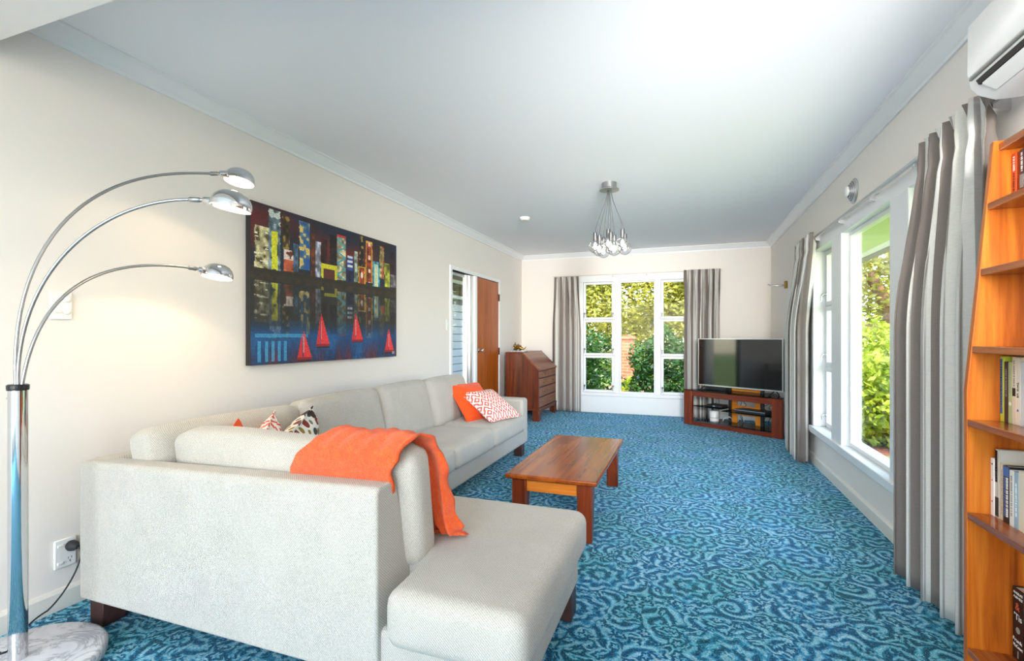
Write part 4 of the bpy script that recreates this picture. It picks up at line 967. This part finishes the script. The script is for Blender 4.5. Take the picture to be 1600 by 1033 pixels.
# curtain rails
rl = thing('curtain_rail', 'white curtain rail above the side window with small brackets', 'curtain rail', (1.09, 3.9, 2.04))
obj('track', box(1.062, 1.080, 2.15, 5.62, 2.035, 2.055), 'silver', rl, bevel=.003)
for y in (2.3, 2.96, 3.58, 4.22, 4.9, 5.5): obj('bracket', prism([(1.07, 2.02), (1.124, 2.005), (1.124, 2.06), (1.07, 2.05)], y-.012, y+.012, 'y'), 'silver', rl, bevel=.002)
rl = thing('curtain_rail', 'white curtain rail above the end window', 'curtain rail', (-.7, 7.54, 2.13))
obj('track', box(-2.0, .50, 7.52, 7.535, 2.135, 2.155), 'cream_trim', rl, bevel=.003)
for x in (-1.9, -1.05, -.55, .42): obj('bracket', prism([(7.527, 2.115), (7.58, 2.10), (7.58, 2.16), (7.527, 2.15)], x-.012, x+.012, 'x'), 'cream_trim', rl, bevel=.002)

# wall vent, hook
vt = thing('wall_vent', 'round ribbed white ventilator high on the side wall', 'vent', (XR, 4.04, 2.18))
ry = Euler((0, -PI/2, 0)).to_matrix()
obj('rim', lathe([(.085, 0), (.088, .004), (.084, .010), (.078, .012)], 36, (XR, 4.04, 2.205), rot=ry), 'silver', vt, smooth=True)
for k, r in enumerate((.074, .062, .050, .038)): obj('ring', lathe([(r, .008+k*.008), (r, .018+k*.008), (r-.006, .019+k*.008), (r-.008, .010+k*.008)], 32, (XR, 4.04, 2.205), rot=ry), 'silver', vt)
obj('centre_cap', lathe([(.034, .03), (.034, .05), (.02, .056), (.003, .057)], 28, (XR, 4.04, 2.205), rot=ry), 'plastic', vt, smooth=True)
hk = thing('curtain_holdback', 'small curved metal hook on the side wall near the far corner', 'hook', (XR, 6.45, 1.787))
obj('backplate', box(XR-.03, XR, 6.42, 6.48, 1.745, 1.83), 'brass', hk, bevel=.004)
obj('arm', tube([(XR-.03, 6.45, 1.785), (XR-.10, 6.45, 1.778), (XR-.16, 6.46, 1.785), (XR-.20, 6.47, 1.80)], [.010, .010, .008, .006], 8), 'steel', hk, smooth=True)

# ================================================================== AIR CONDITIONER
ac = thing('air_conditioner', 'white wall mounted air conditioner above the bookcase', 'air conditioner', (XR, 1.65, 1.95))
pr = [(XR, 2.235), (.93, 2.235), (.905, 2.222), (.898, 2.20), (.896, 2.02), (.900, 2.0), (.922, 1.975), (.965, 1.955), (1.03, 1.955), (XR, 1.972)]
obj('casing', prism(pr, 1.22, 2.05, 'y'), 'plastic', ac, bevel=.005, seg=3)
obj('front_panel', prism([(.897, 2.215), (.889, 2.205), (.887, 2.05), (.890, 2.033), (.897, 2.03)], 1.235, 2.042, 'y'), 'plastic', ac, bevel=.003)
obj('outlet_slot', prism([(.899, 2.012), (.892, 2.008), (.899, 1.994), (.906, 1.992)], 1.26, 2.0, 'y'), 'black', ac)
lv = obj('louver', prism([(.900, 1.992), (.905, 1.985), (.938, 1.963), (.944, 1.966)], 1.26, 1.985, 'y'), 'plastic', ac, bevel=.002)
obj('seam', box(.888, .8965, 1.235, 2.03, 2.021, 2.026), 'gutter', ac)

# ================================================================== BOOKCASE AND BOOKS
bk = thing('bookcase', 'tall orange timber bookcase with tapered side against the right wall', 'bookcase', (1.0, 1.45, 0))
BY0, BY1 = .80, 2.0
def front(z): return .869 if z < 1.0 else .869+(z-1.0)/(1.80-1.0)*(.938-.869)
bx = 1.105
side = [(.869, 0), (.869, 1.0), (.938, 1.80), (.939, 1.805), (bx, 1.805), (bx, 0)]
for y in (BY1, BY0-.022): obj('side_panel', prism(side, y, y+.022, 'y'), 'bookwood', bk, bevel=.002)
obj('back_panel', box(bx-.006, bx, BY0, BY1, .03, 1.795), 'bookwood', bk)
SH = [.155, .598, .902, 1.142, 1.393, 1.605]
for zt in SH: obj('shelf', box(front(zt)+.001, bx-.007, BY0, BY1, zt-.022, zt), 'bookshelf', bk, bevel=.002)
obj('top_board', box(.951, bx-.007, BY0, BY1, 1.772, 1.795), 'bookshelf', bk, bevel=.002)
obj('kick_board', box(.885, .90, BY0, BY1, .0, .132), 'bookwood', bk)
def cover_mat(name, c, rough=.4):
    return plain(name, srgb(*c), rough, noise=.04, nscale=40)
M['paper'] = plain('book_paper', srgb(236, 228, 212), .9, noise=.06, nscale=300)
M['ink_white'] = plain('white_print', srgb(240, 238, 232), .6); M['ink_black'] = plain('black_print', srgb(30, 28, 28), .6); M['ink_red'] = plain('red_print', srgb(206, 92, 66), .6); M['ink_blue'] = plain('blue_print', srgb(70, 110, 170), .6); M['ink_grey'] = plain('grey_print', srgb(150, 146, 142), .6)
def book(label, y, th_, zs, hgt, xs, col, group, depth=.125, marks=(), name='book'):
    """book with spine at x=xs facing -X, occupying y-th_..y"""
    dep = min(depth, bx-.010-xs)
    b_ = thing(name, label, 'book', (xs+dep/2, y-th_/2, zs), group=group)
    m_ = cover_mat('book_cover', col)
    t_ = .0022
    obj('spine', box(xs, xs+.003, y-th_, y, zs, zs+hgt), m_, b_, bevel=.0008, seg=1)
    for ya in (y-th_, y-t_): obj('cover', box(xs+.003, xs+dep, ya, ya+t_, zs, zs+hgt), m_, b_)
    obj('pages', box(xs+.003, xs+dep-.004, y-th_+t_, y-t_, zs+.002, zs+hgt-.003), 'paper', b_)
    for mk in marks:
        kind = mk[0]
        if kind == 'bar':     # (bar, y0frac, y1frac, z0frac, z1frac, mat) printed patch or line of tiny illegible lettering
            _, a, c_, d_, e_, mm = mk
            obj('printed_patch', box(xs-.0006, xs+.0005, y-th_*c_, y-th_*a, zs+hgt*d_, zs+hgt*e_), mm, b_)
        elif kind == 'dash':  # vertical run of unreadable small letters
            _, a, d_, e_, wd, mm = mk; bm = bmesh.new(); z = zs+hgt*e_; rr = random.Random(int(1e4*y))
            while z > zs+hgt*d_:
                l_ = rr.uniform(.002, .0055); box(xs-.0006, xs+.0004, y-th_*a-wd/2, y-th_*a+wd/2, z-l_, z, bm); z -= l_+rr.choice((.0012, .0012, .0035))
            o_ = obj('lettering', bm, mm, b_)
        elif kind == 'text':  # (text, string, yfrac, zfrac, size, mat, vertical)
            _, s_, a, d_, size, mm, vert = mk
            mt = Matrix(((0, 0, -1, 0), (0, -1, 0, 0), (-1, 0, 0, 0), (0, 0, 0, 1))) if vert else Matrix(((0, 0, -1, 0), (-1, 0, 0, 0), (0, 1, 0, 0), (0, 0, 0, 1)))
            text('lettering', s_, size, mm, b_, Matrix.Translation((xs-.0005, y-th_*a, zs+hgt*d_)) @ mt, width=(th_*.84 if (not vert and len(s_) > 4) else None))
        elif kind == 'disc':
            _, a, d_, r_, mm = mk
            obj('printed_patch', lathe([(r_, 0), (r_, .0008)], 14, (xs+.0003, y-th_*a, zs+hgt*d_), rot=ry), mm, b_)
    return b_
g1, g2, g3, g4 = 'books on the upper shelf', 'books on the middle shelf', 'books on the lower shelf', 'books on the bottom shelf'
zs = SH[5]; y = 1.998
book('slim orange paperback at the end of the upper shelf', y, .022, zs, .150, .982, (226, 86, 40), g1, marks=[('dash', .5, .62, .93, .008, 'ink_white'), ('dash', .5, .2, .58, .006, 'ink_black')]); y -= .0235
book('black hardback beside the slim orange paperback', y, .014, zs, .140, .995, (22, 20, 22), g1); y -= .0155
book('dark book with black and white photo spine on upper shelf', y, .020, zs, .150, .982, (70, 54, 60), g1, marks=[('dash', .5, .55, .93, .007, 'ink_white'), ('bar', .05, .95, .2, .48, 'ink_grey')]); y -= .0215
book('thick orange book nearest the viewer on upper shelf', y, .032, zs, .148, .982, (232, 120, 40), g1); y -= .034
book('cream paperback on the upper shelf beyond the frame', y, .028, zs, .145, .985, (224, 214, 196), g1)
zs = SH[2]; y = 1.998
book('tall yellow green book with blue spine panel on middle shelf', y, .020, zs, .208, .953, (198, 206, 70), g2, marks=[('bar', .1, .62, .12, .96, 'ink_blue'), ('dash', .36, .2, .9, .005, 'ink_white')]); y -= .0215
book('black paperback with faint title on middle shelf', y, .019, zs, .192, .953, (34, 34, 36), g2, marks=[('dash', .5, .42, .88, .005, 'ink_grey')]); y -= .0205
book('pale green book with white oval on middle shelf', y, .018, zs, .192, .953, (176, 192, 140), g2, marks=[('disc', .5, .32, .006, 'ink_white'), ('dash', .5, .5, .9, .003, 'ink_grey')]); y -= .0195
book('cream paperback with dark square emblem on middle shelf', y, .018, zs, .208, .953, (226, 210, 188), g2, marks=[('bar', .1, .9, .42, .54, 'ink_black'), ('dash', .5, .56, .95, .005, 'ink_grey')]); y -= .0195
book('cream paperback titled two us on middle shelf', y, .019, zs, .206, .953, (232, 222, 206), g2, marks=[('text', 'two us', .5, .52, .017, 'ink_black', True), ('disc', .4, .22, .004, 'ink_blue')]); y -= .0205
for i, c in enumerate(((210, 216, 220), (150, 60, 50), (226, 220, 208))):
    book(('pale grey', 'dark red', 'ivory')[i]+' book on the middle shelf near its viewer end', y, .022, zs, .196-.006*i, .953, c, g2); y -= .0235
zs = SH[1]; y = 1.998
book('slim white book with small dark emblems on lower shelf', y, .017, zs, .184, .929, (238, 234, 230), g3, marks=[('disc', .5, .9, .003, 'ink_black'), ('disc', .5, .62, .0025, 'ink_red'), ('disc', .5, .25, .003, 'ink_red')]); y -= .0185
book('tallest book on lower shelf, black and cream spine', y, .019, zs, .216, .932, (196, 190, 180), g3, marks=[('bar', .02, .6, .52, .99, 'ink_black'), ('bar', .02, .95, .02, .3, 'ink_black'), ('dash', .3, .55, .95, .006, 'ink_white')]); y -= .0205
book('ivory paperback with faint print on lower shelf', y, .022, zs, .176, .934, (222, 208, 182), g3, marks=[('dash', .45, .1, .9, .003, 'ink_grey')]); y -= .0235
book('thick black book with blue picture on spine, lower shelf', y, .031, zs, .176, .930, (36, 32, 34), g3, marks=[('bar', .05, .95, .82, .99, 'ink_blue'), ('dash', .33, .12, .8, .008, 'ink_blue'), ('dash', .68, .12, .8, .009, 'ink_white')]); y -= .0325
book('white paperback with grey lettering on lower shelf', y, .020, zs, .170, .930, (230, 228, 222), g3, marks=[('dash', .5, .2, .9, .006, 'ink_grey')]); y -= .0215
book('blue grey paperback at the viewer end of lower shelf', y, .020, zs, .170, .930, (150, 180, 196), g3, marks=[('dash', .5, .2, .8, .006, 'ink_white')]); y -= .0215
book('cream hardback on the lower shelf beyond the blue grey one', y, .026, zs, .178, .930, (226, 214, 192), g3)
zs = SH[0]; y = 1.995
book('thick black paperback alone on the bottom shelf with white lettering', y, .053, zs, .224, .983, (26, 22, 24), g4, marks=[
    ('text', "ANGELA'S", .5, .935, .011, 'ink_white', False), ('text', 'ASHES', .5, .875, .011, 'ink_white', False), ('text', '&', .45, .745, .034, 'ink_red', False), ('text', "'Tis", .5, .60, .028, 'ink_white', False),
    ('disc', .5, .42, .010, 'ink_grey'), ('text', 'Frank', .45, .27, .016, 'ink_white', False), ('text', 'McCourt', .5, .19, .014, 'ink_white', False), ('dash', .5, .04, .13, .004, 'ink_grey')])
